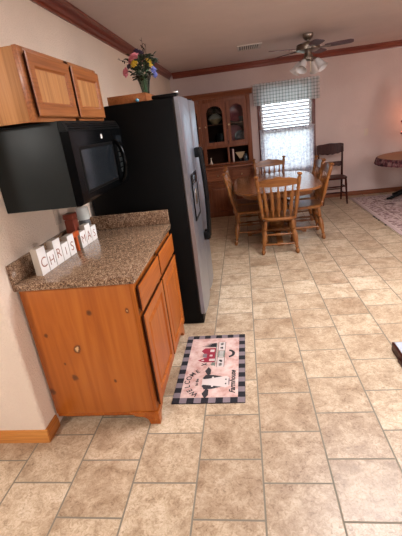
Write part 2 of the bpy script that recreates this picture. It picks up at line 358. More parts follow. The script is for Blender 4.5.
# crown moulding: stepped cove profile (distance from wall, drop)
cp = [(0, .095), (.010, .095), (.012, .082), (.022, .074), (.030, .052), (.048, .034), (.052, .024), (.066, .018), (.066, 0), (0, 0)]
mb = MB(); mb.prism([(d, YN, ZC-h) for d, h in cp], (0, YB-YN, 0)); struct(mb, 'trim_1', M['crown'])
mb = MB(); mb.prism([(.066, YB-d, ZC-h) for d, h in cp], (XR-.066, 0, 0)); struct(mb, 'trim_2', M['crown_x'])
bp = [(0, 0), (.014, 0), (.014, .05), (.011, .058), (.011, .066), (.006, .078), (0, .08)]
mb = MB(); mb.prism([(0, YB-d, h) for d, h in bp], (XR, 0, 0)); struct(mb, 'baseboard_back', M['base_b'])
mb = MB(); mb.prism([(XL, YN-d, h) for d, h in bp], (-XL+.0135, 0, 0)); struct(mb, 'baseboard_near', M['base_x'])
mb = MB(); mb.prism([(d, YN-.0005, h) for d, h in bp], (0, .1165, 0)); struct(mb, 'baseboard_left', M['base_y'])
# window: frame, sash, panes
win = MB(); t_ = .055
for lo, hi in (((WX0-t_, YB-.018, WZ0-t_), (WX0, YB, WZ1+t_)), ((WX1, YB-.018, WZ0-t_), (WX1+t_, YB, WZ1+t_)), ((WX0, YB-.018, WZ1), (WX1, YB, WZ1+t_)), ((WX0, YB-.03, WZ0-t_), (WX1, YB, WZ0))): win.box(lo, hi, .003)
w1 = struct(win, 'window_1', M['sill'])
mb = MB()
for lo, hi in (((WX0, YB+.07, WZ0), (WX0+.04, YB+.11, WZ1)), ((WX1-.04, YB+.07, WZ0), (WX1, YB+.11, WZ1)), ((WX0, YB+.07, WZ0), (WX1, YB+.11, WZ0+.04)), ((WX0, YB+.07, WZ1-.04), (WX1, YB+.11, WZ1)), ((WX0, YB+.07, 1.29), (WX1, YB+.11, 1.33))): mb.box(lo, hi)
struct(mb, 'sash', M['white'], w1)
mb = MB(); mb.box((WX0+.03, YB+.088, WZ0+.03), (WX1-.03, YB+.092, WZ1-.03)); struct(mb, 'pane', M['glass'], w1)
# blind
bl = thing('window_blind', (1.99, YB+.035, 1.26), 'white horizontal slat blind hanging in the window', 'blind')
BL = bl.location
mb = MB(); mb.box((WX0+.008, YB+.012, 1.975), (WX1-.008, YB+.058, 2.012), .003); mb.build('headrail', M['blind'], bl, BL)
zz = 1.94
while zz > 1.30:
    c = V((0, YB+.035, zz)); a = math.radians(40); e = V((0, math.cos(a), -math.sin(a)))*.027; nn = V((0, math.sin(a), math.cos(a)))*.0015
    mb = MB(); mb.prism([V((WX0+.01, 0, 0))+c+p for p in (-e-nn, e-nn, e+nn, -e+nn)], (WX1-WX0-.02, 0, 0)); mb.build('slat', M['blind'], bl, BL); zz -= .058
mb = MB(); mb.box((WX0+.01, YB+.015, 1.26), (WX1-.01, YB+.055, 1.28), .003); mb.build('bottom_rail', M['blind'], bl, BL)
for x in (1.70, 2.28):
    mb = MB(); mb.cyl((x, YB+.006, 1.28), (x, YB+.006, 1.98), .0016, 6); mb.build('ladder_cord', M['blind'], bl, BL)
def drape(x0, x1, z0, z1, y, folds, amp, seed, ruffle=0, th=.003, zfun=None):
    rnd = random.Random(seed); nx, nz = int(folds*8), 14; mb = MB(); g = []
    ph = [rnd.uniform(0, 6.28) for _ in range(4)]
    for j in range(nz+1):
        for i in range(nx+1):
            u = i/nx; w = j/nz
            a = amp*(.45+.75*w)
            yy = y-a*(.5+.5*math.sin(2*PI*folds*u+ph[0]+.5*math.sin(4*u*PI+ph[1])))-.004*math.sin(9*u+ph[2]+3*w)
            zb = zfun(u) if zfun else z0
            zz = z1+(zb-z1)*w + (ruffle*math.sin(2*PI*folds*u+ph[3])*.5 if (j == 0 or j == nz) else 0)
            g.append(V((x0+(x1-x0)*u+.006*math.sin(7*u+ph[3])*w, yy, zz)))
    n = nx+1; back = [p+V((0, th, 0)) for p in g]; N = len(g); fs = []
    for j in range(nz):
        for i in range(nx):
            a = j*n+i; fs.append([a, a+1, a+n+1, a+n]); fs.append([N+a, N+a+n, N+a+n+1, N+a+1])
    for i in range(nx): fs.append([i, N+i, N+i+1, i+1]); a = nz*n+i; fs.append([a, a+1, N+a+1, N+a])
    for j in range(nz): a = j*n; fs.append([a, a+n, N+a+n, N+a]); a += nx; fs.append([a, N+a, N+a+n, a+n])
    mb.add(g+back, fs, 0, True); return mb
solo(drape(1.435, 2.55, 1.74, 2.085, YB-.055, 13, .03, 3, .008), 'window_valance', M['gingham'], (1.99, YB-.06, 1.74), 'grey and white gingham valance gathered across the window top', 'valance')
rod = thing('curtain_rod', (1.99, YB-.05, 1.323), 'thin rod holding the lace cafe curtains at mid window', 'curtain rod')
mb = MB(); mb.cyl((1.505, YB-.045, 1.323), (2.475, YB-.045, 1.323), .008, 10); mb.build('rod', M['nickel'], rod, rod.location)
for x in (1.515, 2.465):
    mb = MB(); mb.box((x-.008, YB-.052, 1.312), (x+.008, YB-.018, 1.334), .002); mb.build('bracket', M['nickel'], rod, rod.location)
vr = thing('curtain_rod', (1.99, YB-.05, 2.07), 'flat rod behind the gingham valance above the window', 'curtain rod')
mb = MB(); mb.box((1.43, YB-.05, 2.045), (2.555, YB-.042, 2.075), .002); mb.build('rod', M['white'], vr, vr.location)
for x in (1.434, 2.549):
    mb = MB(); mb.box((x-.004, YB-.042, 2.045), (x+.004, YB, 2.075)); mb.build('bracket', M['white'], vr, vr.location)
for (a, b, sd, lb) in ((1.51, 1.988, 5, 'left panel of white lace cafe curtain on lower window'), (1.992, 2.455, 8, 'right panel of white lace cafe curtain on lower window')):
    solo(drape(a, b, .5, 1.335, YB-.058, 8, .022, sd, .006), 'lace_curtain', M['lace'], ((a+b)/2, YB-.06, .5), lb, 'curtain', 'lace cafe curtains')
# wall plates, vent
lp = thing('light_switch', (3.348, YB, 1.045), 'almond switch plate on the back wall right of the window', 'switch')
mb = MB(); mb.box((3.313, YB-.006, 1.038), (3.383, YB, 1.153), .003); mb.build('plate', M['plate'], lp, lp.location)
mb = MB(); mb.box((3.340, YB-.014, 1.083), (3.356, YB-.006, 1.108), .002); mb.build('toggle', M['plate'], lp, lp.location)
cv = thing('ceiling_vent', (1.37, 5.79, ZC), 'white louvred air vent in the ceiling left of the fan', 'vent')
CV = cv.location
mb = MB(); 
for lo, hi in (((1.21, 5.6, ZC-.012), (1.24, 5.97, ZC)), ((1.50, 5.6, ZC-.012), (1.53, 5.97, ZC)), ((1.24, 5.6, ZC-.012), (1.50, 5.63, ZC)), ((1.24, 5.94, ZC-.012), (1.50, 5.97, ZC))): mb.box(lo, hi, .003)
mb.build('frame', M['vent'], cv, CV)
mb = MB(); mb.box((1.24, 5.63, ZC-.003), (1.50, 5.94, ZC)); mb.build('backing', M['ventdark'], cv, CV)
for i in range(9):
    x = 1.256+i*.0285; mb = MB(); mb.prism([(x, 5.63, ZC-.011), (x+.016, 5.63, ZC-.004), (x+.017, 5.63, ZC-.006), (x+.001, 5.63, ZC-.0125)], (0, .31, 0)); mb.build('louver', M['vent'], cv, CV)
# ------------------------------------------------------------------ base cabinet + worktop
DOOR = [(.012, 0), (.010, .006), (.001, .012), (0, .020), (.004, .0225), (.009, .024), (.052, .024), (.060, .013), (.064, .012)]
PANEL = [(.060, .010), (.068, .011), (.09, .0205), (.094, .021)]
def cab_door(parent, loc, x, y0, y1, z0, z1, fm, pm, name='door', pf=PANEL, df=DOOR):
    mb = MB(); mb.rings((x, y0, z0), Y, Z, X, y1-y0, z1-z0, df, cap=False, edge=3); d = mb.build(name, [fm, M['edge']], parent, loc)
    mb = MB(); mb.rings((x, y0, z0), Y, Z, X, y1-y0, z1-z0, pf); mb.build('panel', pm, d, loc); return d
b = thing('base_cabinet', (.31, 1.625, 0), 'honey wood base cabinet under the speckled counter beside the fridge', 'cabinet'); B = b.location
y0, y1 = 1.625, 2.6
mb = MB(); mb.box((.015, y0+.02, .09), (.59, y1, .868)); mb.box((.015, y0+.07, .0), (.53, y1, .09)); mb.build('carcass', M['honey'], b, B)
mb = MB(); mb.box((.0145, y0, .085), (.588, y0+.0195, .868), .001); mb.build('end_panel', M['knotty'], b, (0, 0, 0)).location = -B
mb = MB()
for lo, hi in (((.588, y0, .085), (.611, y0+.045, .868)), ((.588, y1-.04, .085), (.611, y1, .868)), ((.588, 2.09, .085), (.611, 2.145, .868)), ((.588, y0+.045, .83), (.611, y1-.04, .868)), ((.588, y0+.045, .665), (.611, y1-.04, .71)), ((.588, y0+.045, .085), (.611, y1-.04, .13))): mb.box(lo, hi, .001)
mb.build('face_frame', M['honey'], b, B)
mb = MB(); mb.box((.016, y0+.006, .06), (.585, y0+.018, .0848)); mb.build('bottom_rail', M['honey_y'], b, B)
DR = [(.012, 0), (.010, .006), (.001, .012), (0, .020), (.005, .0225), (.012, .024)]
for (a, c) in ((1.645, 2.105), (2.13, 2.59)):
    mb = MB(); mb.rings((.6112, a, .70), Y, Z, X, c-a, .138, DR, edge=3); mb.build('drawer', [M['honey_y'], M['edge']], b, B)
    cab_door(b, B, .6112, a, c, .115, .675, M['honey'], M['honey'])
def bracket(y):
    # bracket foot: front face (X normal) and end face, curved undersides
    c = []
    for i in range(9):
        a = PI/2*i/8; c.append((.545-.055*math.sin(a)*1.0, .015+.055*(1-math.cos(a))))
    return c
for yy, s in ((y0, 1), (y1, -1)):
    mb = MB()
    ysg = yy-.004*s
    cur = [(.5925, 0), (.56, 0), (.557, .018), (.55, .034), (.535, .046), (.51, .052), (.48, .055), (.47, .066), (.455, .07), (.455, .0845), (.5925, .0845)]
    mb.prism([(x, ysg, z) for x, z in cur], (0, .022*s, 0))
    cur2 = [(ysg, 0), (ysg+.042*s, 0), (ysg+.046*s, .02), (ysg+.065*s, .044), (ysg+.1*s, .056), (ysg+.13*s, .072), (ysg+.13*s, .0845), (ysg, .0845)]
    mb.prism([(.593, q, z) for q, z in cur2], (.024, 0, 0)); mb.build('foot', M['honey_y'], b, B)
w = thing('countertop', (.31, 2.1, .869), 'speckled brown laminate countertop with low backsplash', 'countertop'); W = w.location
mb = MB(); mb.box((.001, 1.603, .869), (.63, 2.612, .909), .006); mb.build('worktop', M['granite'], w, W)
mb = MB(); mb.box((.001, 1.603, .9095), (.021, 2.612, 1.009), .003); mb.build('backsplash', M['granite'], w, W)
mb = MB(); mb.box((.0215, 2.592, .9095), (.628, 2.612, 1.009), .003); mb.build('backsplash', M['granite'], w, W)
# ------------------------------------------------------------------ wall cabinet over the microwave
u = thing('wall_cabinet', (.15, 2.12, 1.635), 'oak two-door wall cabinet above the black microwave', 'cabinet'); U = u.location
a0, a1 = 1.672, 2.572
mb = MB(); mb.box((.001, a0, 1.636), (.283, a0+.016, 1.93), .001); mb.build('side_panel', M['honey_pale'], u, U)
mb = MB(); mb.box((.001, a0+.0165, 1.64), (.283, a1, 1.928)); mb.build('carcass', M['honey_pale'], u, U)
mb = MB()
for lo, hi in (((.2835, a0-.002, 1.634), (.303, a0+.05, 1.932)), ((.2835, a1-.05, 1.634), (.303, a1, 1.932)), ((.2835, 2.115, 1.634), (.303, 2.165, 1.932)), ((.2835, a0+.05, 1.634), (.303, a1-.05, 1.67)), ((.2835, a0+.05, 1.892), (.303, a1-.05, 1.932))): mb.box(lo, hi, .001)
mb.build('face_frame', M['honey_mid'], u, U)
UD = [(.010, 0), (.008, .006), (.001, .012), (0, .016), (.006, .019), (.05, .019), (.058, .011), (.062, .010)]; UP = [(.058, .009), (.064, .010), (.082, .0105)]
for (c, d) in ((1.70, 2.125), (2.155, 2.56)): cab_door(u, U, .3035, c, d, 1.655, 1.912, M['honey_mid'], M['honey_pale'], pf=UP, df=UD)
# ------------------------------------------------------------------ microwave
m = thing('microwave', (.19, 2.14, 1.235), 'black over-the-counter microwave mounted under the oak wall cabinet', 'microwave'); MW = m.location
n0, n1 = 1.742, 2.542
mb = MB(); mb.box((.001, n0, 1.237), (.368, n1, 1.630), .004); mb.build('case', M['charcoal'], m, MW)
mb = MB(); prf = [(.3685, 1.2365), (.392, 1.238), (.404, 1.246), (.410, 1.262), (.412, 1.3), (.412, 1.582), (.3685, 1.582)]
mb.prism([(x, n0+.001, z) for x, z in prf], (0, .60, 0)); dr = mb.build('door', M['black'], m, MW)
mb = MB(); mb.rings((.412, n0+.075, 1.285), Y, Z, X, .50, .225, [(0, 0), (.004, .003), (.014, .003), (.018, -.001)], cap=False); mb.build('window_frame', M['blackm'], dr, MW)
mb = MB(); mb.box((.4121, n0+.09, 1.30), (.4128, n0+.56, 1.495)); mb.build('window', M['mwglass'], dr, MW)
mb = MB(); mb.cyl((.412, 2.154, 1.545), (.4135, 2.154, 1.545), .012, 20); tag(mb.build('emblem', M['white'], dr, MW), 'white round emblem')
mb = MB(); pts = []
for i in range(13):
    t = i/12; pts.append((.412+.052*math.sin(PI*t)**.6 if 0 < t < 1 else .412, n0+.615-.02*math.sin(PI*t), 1.265+.25*t))
mb = MB(); mb.tube([(x, yv, z) for x, yv, z in pts], [.010]+[.0125]*11+[.010], 10); mb.build('handle', M['black'], dr, MW)
mb = MB(); mb.prism([(x, n0+.603, z) for x, z in prf], (0, n1-n0-.604, 0)); cpn = mb.build('control_panel', M['black'], m, MW)
mb = MB()
for r_ in range(5):
    for c_ in range(3): mb.box((.4121, 2.40+c_*.035, 1.32+r_*.032), (.4135, 2.428+c_*.035, 1.344+r_*.032), .0005)
mb.build('keypad', M['charcoal'], cpn, MW)
mb = MB(); mb.box((.4121, 2.40, 1.50), (.4132, 2.50, 1.54)); mb.build('display', M['mwglass'], cpn, MW)
mb = MB(); mb.prism([(x, n0+.001, z) for x, z in ((.3685, 1.583), (.405, 1.583), (.40, 1.60), (.385, 1.6295), (.3685, 1.6295))], (0, n1-n0-.002, 0)); vg = mb.build('vent_grille', M['blackm'], m, MW)
mb = MB()
for i in range(3): mb.box((.40-.005*i, n0+.03, 1.591+i*.011), (.4065-.006*i, n1-.03, 1.595+i*.011), .001)
mb.build('louver', M['black'], vg, MW)
# ------------------------------------------------------------------ refrigerator
f = thing('refrigerator', (.4, 3.18, 0), 'side-by-side refrigerator with black side and stainless doors', 'refrigerator'); F = f.location
g0, g1 = 2.735, 3.635
mb = MB(); mb.box((.03, g0, .025), (.742, g1, 1.735), .006); mb.build('cabinet_body', M['blackm'], f, F)
mb = MB(); mb.box((.10, g0+.01, .0), (.765, g1-.01, .083), .004); mb.build('base_grille', M['blackp'], f, F)
mb = MB(); mb.box((.744, g0+.01, .1), (.752, g1-.01, 1.73)); mb.build('gasket', M['gasket'], f, F)
def fdoor(ya, yb):
    mb = MB(); pr_ = []
    n = 10
    for i in range(n+1):
        t = i/n; yv = ya+(yb-ya)*t; pr_.append((.782+.016*(1-(2*t-1)**4), yv))
    mb.prism([(.753, ya, .092)]+[(x, yv, .092) for x, yv in pr_]+[(.753, yb, .092)], (0, 0, 1.645)); return mb.build('door', M['steel'], f, F)
split = 3.205
d1 = fdoor(g0+.001, split-.003); d2 = fdoor(split+.003, g1-.001)
for d, yv in ((d1, split-.045), (d2, split+.045)):
    mb = MB(); mb.box((.797, yv-.016, 1.30), (.845, yv+.016, 1.375), .005); mb.box((.797, yv-.016, .60), (.845, yv+.016, .67), .005)
    mb.tube([(.838+.016*math.sin(PI*i/14), yv, .61+.755*i/14) for i in range(15)], .0155, 10); mb.build('handle', M['blackp'], d, F)
mb = MB(); mb.rings((.7965, 2.79, .86), Y, Z, X, .30, .35, [(0, 0), (0, .006), (.012, .006), (.02, -.0)], cap=True); dsp = mb.build('dispenser', M['blackp'], d1, F)
mb = MB(); mb.box((.80, 2.82, 1.13), (.8042, 3.06, 1.195), .001); mb.build('dispenser_panel', M['mwglass'], d1, F)
mb = MB(); mb.box((.7985, 2.895, .97), (.806, 2.955, 1.09), .004); mb.build('dispenser_paddle', M['nickel'], d1, F)
mb = MB(); mb.box((.60, g0+.01, 1.7355), (.775, g0+.10, 1.762), .008); mb.build('hinge_cover', M['blackp'], f, F)
mb = MB(); mb.box((.60, g1-.10, 1.7355), (.775, g1-.01, 1.762), .008); mb.build('hinge_cover', M['blackp'], f, F)
mb = MB(); mb.cyl((.765, g0+.04, 1.7625), (.765, g0+.04, 1.772), .018, 14); tag(mb.build('hinge_cap', M['mug'], f, F), 'pale hinge cap')
# crate, vase, ball on the fridge
CZ = 1.736
c = thing('wooden_box', (.42, 3.0, CZ), 'shallow wooden box lying on top of the refrigerator', 'box'); Cc = c.location
rz = math.radians(4)
def rotc(mb, cen, a):
    R = Matrix.Rotation(a, 4, 'Z'); cen = V(cen); mb.v = [cen+R @ (p-cen) for p in mb.v]; return mb
cx0, cx1, cy0, cy1, ch = .30, .55, 2.77, 3.22, .054
for nm, lo, hi in (('base_board', (cx0, cy0, CZ), (cx1, cy1, CZ+.01)), ('end_board', (cx0, cy0-.012, CZ), (cx1, cy0-.0005, CZ+ch)), ('end_board', (cx0, cy1+.0005, CZ), (cx1, cy1+.012, CZ+ch)), ('side_board', (cx0-.012, cy0-.012, CZ), (cx0-.0005, cy1+.012, CZ+ch)), ('side_board', (cx1+.0005, cy0-.012, CZ), (cx1+.012, cy1+.012, CZ+ch)), ('lid_board', (cx0, cy0, CZ+ch-.012), (cx1, cy1, CZ+ch))):
    mb = MB(); mb.box(lo, hi, .0015); mb.build(nm, M['honey_mid'], c, Cc)
solo(MB().ball((.50, 2.748, CZ+.012), .012), 'glass_ball', M['blueball'], (.50, 2.748, CZ), 'tiny blue ball on the fridge edge before the wooden box', 'ornament')
VZ = CZ+ch; vx, vy = .518, 2.97
vs = thing('flower_vase', (vx, vy, VZ), 'green glass vase of mixed artificial flowers on top of the refrigerator', 'vase'); VS = vs.location
mb = MB(); mb.turn((vx, vy, VZ), (vx, vy, VZ+.13), [(0, .022), (.04, .026), (.3, .03), (.7, .042), (.97, .058), (1, .06), (1, .056), (.7, .038), (.3, .026), (.06, .02)], 18); mb.build('vase', M['vaseglass'], vs, VS)
mb = MB(); rnd = random.Random(4); top = V((vx, vy, VZ+.12)); ends = []
for i in range(16):
    a = 2*PI*i/16; e = top+V((.10*math.cos(a)*rnd.uniform(.5, 1), .10*math.sin(a)*rnd.uniform(.5, 1), rnd.uniform(.04, .14))); mb.tube([(vx+.01*math.cos(a), vy+.01*math.sin(a), VZ+.02), top*.5+V((vx, vy, VZ+.09))*.5, e], .002, 5)
mb.build('stems', M['paleleaf'], vs, VS)
mb = MB()
def leaf(mb, p, d, L, wd, mi=0):
    d = V(d).normalized(); s_ = d.cross(V((.1, .2, 1))).normalized(); n_ = s_.cross(d)
    pts = [p, p+d*L*.35+s_*wd, p+d*L*.7+s_*wd*.7+n_*L*.08, p+d*L, p+d*L*.7-s_*wd*.7+n_*L*.08, p+d*L*.35-s_*wd]
    mb.add(pts+[q+n_*.0015 for q in pts], [[0, 1, 2, 3, 4, 5], [11, 10, 9, 8, 7, 6]]+[[i, (i+1) % 6, 6+(i+1) % 6, 6+i] for i in range(6)], mi)
for i in range(150):
    a = rnd.uniform(0, 2*PI); r = rnd.uniform(.0, .085); p = top+V((r*math.cos(a), r*math.sin(a), rnd.uniform(-.005, .13)))
    leaf(mb, p, (math.cos(a), math.sin(a), rnd.uniform(-.3, .8)), rnd.uniform(.03, .06), rnd.uniform(.009, .016))
mb.build('foliage', M['leaf'], vs, VS)
def flower(cen, mat, r, n=9, lay=3):
    mb = MB(); cen = V(cen); out = (cen-(top+V((0, 0, .03)))).normalized(); uu = out.orthogonal().normalized(); ww = out.cross(uu)
    for L in range(lay):
        for k in range(n-L*2):
            a = 2*PI*k/(n-L*2)+L*.4; tilt = .25+.45*L; d = (uu*math.cos(a)+ww*math.sin(a))*math.cos(tilt)+out*math.sin(tilt); leaf(mb, cen+out*.004*L, d, r*(1-.22*L), r*.38)
    mb.ball(cen+out*.006, r*.25, n=8); return mb.build('flower', mat, vs, VS)
RX = V((.99, .14, 0))  # roughly along the shelf seen from the room
def fl(dx, dz, dy=-.05): return top+V((dx, dy, dz))
for pos, mt, r in ((fl(-.035, .115), 'pink', .05), (fl(-.055, .10, -.03), 'pink', .038), (fl(-.105, .035), 'pink', .038), (fl(-.03, .075, -.08), 'yellow', .034), (fl(.062, .085), 'yellow', .026), (fl(.075, .055), 'yellow', .02), (fl(.085, .03), 'blue', .028), (fl(.09, .0, -.03), 'blue', .024), (fl(-.02, .155, -.02), 'purple', .032), (fl(.01, .14, -.03), 'purple', .03), (fl(-.08, .07, -.04), 'purple', .024), (fl(.05, .12, .02), 'purple', .026), (fl(.03, .1, .06), 'pink', .03)):
    flower(pos, M[mt], r)
for e in ((.03, -.02, .24), (.055, -.02, .20), (.02, .03, .21), (-.16, -.03, .13)):
    mb = MB(); q = top+V(e); mb.tube([top+V((0, 0, .02)), top*.4+q*.6+V((.012, 0, .02)), q], [.002, .0015, .001], 5)
    for k in range(5): leaf(mb, top*(.45-.09*k)+q*(.55+.09*k), (rnd.uniform(-1, 1), rnd.uniform(-1, 1), .6), .022, .005)
    mb.build('twig', M['stem'], vs, VS)
# ------------------------------------------------------------------ letter blocks on the counter
CT = .909
word = 'CHRISTMAS'; hs = [.142, .098, .14, .096, .12, .0, .10, .125, .095]
nms = ['white block with letter C, nearest and tallest of the row', 'short white block with letter H beside the C block', 'tall white block with letter R between H and I', 'short white block with letter I beside the R block', 'white block with letter S just left of the orange T', '', 'white block with letter M just right of the orange T', 'tall white block with letter A beside the last S', 'white block with letter S at the far end of the row']
p0 = V((.122, 1.70, CT)); p1 = V((.172, 2.37, CT)); dirv = (p1-p0).normalized(); outv = V((dirv.y, -dirv.x, 0)); pitch = (p1-p0).length/9; ang = math.atan2(dirv.y, dirv.x)-PI/2
for i, chh in enumerate(word):
    cen = p0+dirv*(pitch*(i+.5)); wdt = pitch*.93
    if chh == 'T':
        t = thing('letter_block', cen-outv*.02, 'orange wooden T standing in the row of white letter blocks', 'letter block', 'CHRISTMAS letter blocks', ang)
        mb = MB(); mb.box((-.002, -.011, 0), (.019, .011, .088), .002); mb.build('upright', M['orange'], t)
        mb = MB(); mb.box((-.002, -.036, .0885), (.019, .036, .118), .002); mb.build('crossbar', M['orange'], t); continue
    t = thing('letter_block', cen-outv*.02, nms[i], 'letter block', 'CHRISTMAS letter blocks', ang)
    h = hs[i]; mb = MB(); mb.box((-.0195, -wdt/2, 0), (.018, wdt/2, h), .0015, 1); bx = mb.build('block', [M['block'], M['blockside']], t)
    mb = MB(); mb.box((.0182, -wdt/2, 0), (.0198, wdt/2, h), .0004); mb.build('face', M['block'], t)
    mat4 = Matrix.Translation((.0199, 0, h*.42 if h > .11 else h*.48)) @ Matrix(((0, 0, 1, 0), (1, 0, 0, 0), (0, 1, 0, 0), (0, 0, 0, 1)))
    mb = text_mb(chh, min(.078, h*.72), mat4, .0004, thick=-.0006); mb.build('letter', M['letter'], t)
j = thing('lidded_jar', (.09, 2.40, CT), 'grey jar with tall white lid on counter behind the letter blocks', 'jar')
mb = MB(); mb.turn((0, 0, 0), (0, 0, .13), [(0, .034), (.06, .038), (.8, .04), (.96, .036), (1, .034)], 20); mb.build('body', M['greyjar'], j)
mb = MB(); mb.turn((0, 0, .1305), (0, 0, .215), [(0, .041), (.05, .043), (.9, .041), (1, .037)], 20); mb.build('lid', M['mug'], j)
k = thing('wooden_canister', (.08, 2.23, CT), 'reddish brown wooden canister behind the T block on the counter', 'canister')
mb = MB(); mb.box((-.03, -.035, 0), (.03, .035, .175), .005); mb.build('body', M['rust'], k)
mb = MB(); mb.box((-.032, -.037, .1755), (.032, .037, .21), .005); mb.build('lid', M['rust'], k)
o_ = thing('outlet_plate', (.0, 2.22, 1.06), 'almond outlet plate on the wall under the microwave', 'outlet')
mb = MB(); mb.box((.0, -.036, 0), (.006, .036, .115), .002); mb.build('plate', M['plate'], o_)
for z in (.033, .082):
    mb = MB(); mb.box((.0062, -.014, z-.014), (.008, .014, z+.014), .003); mb.build('socket', M['plate'], o_)
# ------------------------------------------------------------------ door mat
mt = thing('door_mat', (.877, 2.151, 0), 'pink farmhouse welcome mat with black checked border on the tile', 'mat', rz=math.radians(-.5)); hw, hl, bw = .221, .3785, .044
mb = MB(); mb.box((-hw, -hl, .0005), (hw, hl, .006), .001); mb.build('base', M['matblack'], mt)
mb = MB(); nx, ny = 10, 16; dx, dy = 2*(hw-.001)/nx, 2*(hl-.001)/ny
for i in range(nx):
    for jj in range(ny):
        if i in (0, nx-1) or jj in (0, ny-1):
            x0 = -hw+.001+i*dx; yy = -hl+.001+jj*dy; mb.add([(x0, yy, .0063), (x0+dx, yy, .0063), (x0+dx, yy+dy, .0063), (x0, yy+dy, .0063)], [[0, 1, 2, 3]], (i+jj) % 2)
mb.build('checked_border', [M['matblack'], M['matgrey']], mt)
mb = MB(); mb.box((-hw+dx, -hl+dy, .006), (hw-dx, hl-dy, .0068)); mb.build('field', M['matpink'], mt)
def D(u_, v_, z=.0072): return V((-v_, u_, z))
def shape(pts, z=.0072, mi=0, mb=None):
    mb = mb or MB(); mb.add([D(a, c_, z) for a, c_ in pts], [list(range(len(pts)))], mi); return mb
def ell(cu, cv_, ru, rv, n=20, rot=0, wob=0, sd=0):
    r = random.Random(sd); out = []
    for i in range(n):
        a = 2*PI*i/n; q = 1+r.uniform(-wob, wob); x, y_ = ru*math.cos(a)*q, rv*math.sin(a)*q; out.append((cu+x*math.cos(rot)-y_*math.sin(rot), cv_+x*math.sin(rot)+y_*math.cos(rot)))
    return out
# cow head printed on the near half
cow = MB(); cu_, cv_ = -.185, -.025
shape([(cu_-.058, cv_+.062), (cu_-.03, cv_+.08), (cu_+.03, cv_+.08), (cu_+.058, cv_+.062), (cu_+.055, cv_+.01), (cu_+.04, cv_-.05), (cu_+.045, cv_-.075), (cu_+.03, cv_-.095), (cu_-.03, cv_-.095), (cu_-.045, cv_-.075), (cu_-.04, cv_-.05), (cu_-.055, cv_+.01)], .0071, 0, cow)
shape([(cu_-.058, cv_+.062), (cu_-.03, cv_+.08), (cu_-.022, cv_+.07), (cu_-.028, cv_+.02), (cu_-.036, cv_-.02), (cu_-.04, cv_-.05), (cu_-.055, cv_+.01)], .0074, 1, cow)
shape([(cu_+.058, cv_+.062), (cu_+.03, cv_+.08), (cu_+.022, cv_+.07), (cu_+.028, cv_+.02), (cu_+.036, cv_-.02), (cu_+.04, cv_-.05), (cu_+.055, cv_+.01)], .0074, 1, cow)
for s in (-1, 1):
    shape([(cu_+s*.055, cv_+.05), (cu_+s*.09, cv_+.072), (cu_+s*.125, cv_+.05), (cu_+s*.10, cv_+.03), (cu_+s*.06, cv_+.032)], .0074, 1, cow)
    shape(ell(cu_+s*.034, cv_+.012, .006, .007), .0077, 0, cow); shape(ell(cu_+s*.017, cv_-.073, .006, .005), .0077, 1, cow)
shape(ell(cu_, cv_-.093, .03, .004), .0075, 2, cow)
cow.v = [V((p.x, (p.y-cu_)*1.25+cu_, p.z)) for p in cow.v]
cow.build('cow_print', [M['matwhite'], M['matink'], M['matgrey']], mt)
mb = MB()
for i, chh in enumerate('WELCOME'):
    a = math.radians(144-18*i); r_ = .135; p = D(cu_+r_*math.cos(a), .015+r_*math.sin(a), .0070)
    text_mb(chh, .05, Matrix.Translation(p) @ Matrix.Rotation(PI/2+a-PI/2, 4, 'Z'), .0004, mb=mb, thick=.0008)
mb.build('welcome_lettering', M['matink'], mt); mb = MB()
text_mb('to the', .028, Matrix.Translation(D(cu_, .088, .007)) @ Matrix.Rotation(PI/2, 4, 'Z'), .0004, thick=.0008, mb=mb)
mb.build('small_lettering', M['matink'], mt); mb = MB()
text_mb('Farmhouse', .05, Matrix.Translation(D(cu_, -.142, .007)) @ Matrix.Rotation(PI/2, 4, 'Z'), .0004, .4, mb=mb, thick=.0016)
mb.build('script_lettering', M['matink'], mt)
# barn and sign printed on the far half
bn = MB(); bu, bv = .11, .02
shape([(bu-.085, bv-.03), (bu-.085, bv+.045), (bu-.06, bv+.09), (bu-.03, bv+.045), (bu-.03, bv-.03)], .0072, 0, bn)
shape([(bu-.03, bv-.03), (bu-.03, bv+.03), (bu+.02, bv+.03), (bu+.02, bv-.03)], .0072, 0, bn)
shape([(bu+.02, bv-.03), (bu+.02, bv+.05), (bu+.055, bv+.075), (bu+.09, bv+.05), (bu+.09, bv-.03)], .0072, 0, bn)
for q in ((bu-.07, bv-.03, .026, .04), (bu-.015, bv-.01, .02, .02), (bu+.04, bv-.02, .03, .03), (bu-.066, bv+.045, .012, .018)): shape([(q[0], q[1]), (q[0]+q[2], q[1]), (q[0]+q[2], q[1]+q[3]), (q[0], q[1]+q[3])], .0075, 1, bn)
shape([(bu-.03, bv+.03), (bu-.02, bv+.06), (bu+.015, bv+.06), (bu+.02, bv+.03)], .0074, 2, bn)
for k in range(3): shape([(bu+.10+.016*k, bv-.03), (bu+.125+.016*k, bv-.03), (bu+.112+.016*k, bv+.085-.02*k)], .0073, 3, bn)
shape([(bu-.12, bv+.02), (bu-.10, bv+.06), (bu-.095, bv+.055), (bu-.112, bv+.015)], .0073, 3, bn); shape([(bu-.125, bv+.055), (bu-.095, bv+.02), (bu-.09, bv+.025), (bu-.12, bv+.06)], .0073, 3, bn)
shape(ell(bu-.105, bv-.02, .018, .014, 14, 0, .25, 2), .0073, 4, bn)
shape([(bu-.13, bv-.036), (bu+.15, bv-.036), (bu+.15, bv-.03), (bu-.13, bv-.03)], .0073, 4, bn)
bn.build('barn_print', [M['matred'], M['matwhite'], M['matgrey'], M['matink'], M['matsage']], mt)
sg = MB()
for a, q in ((.0, .07), (.0725, .0675), (.1425, .07)): pass
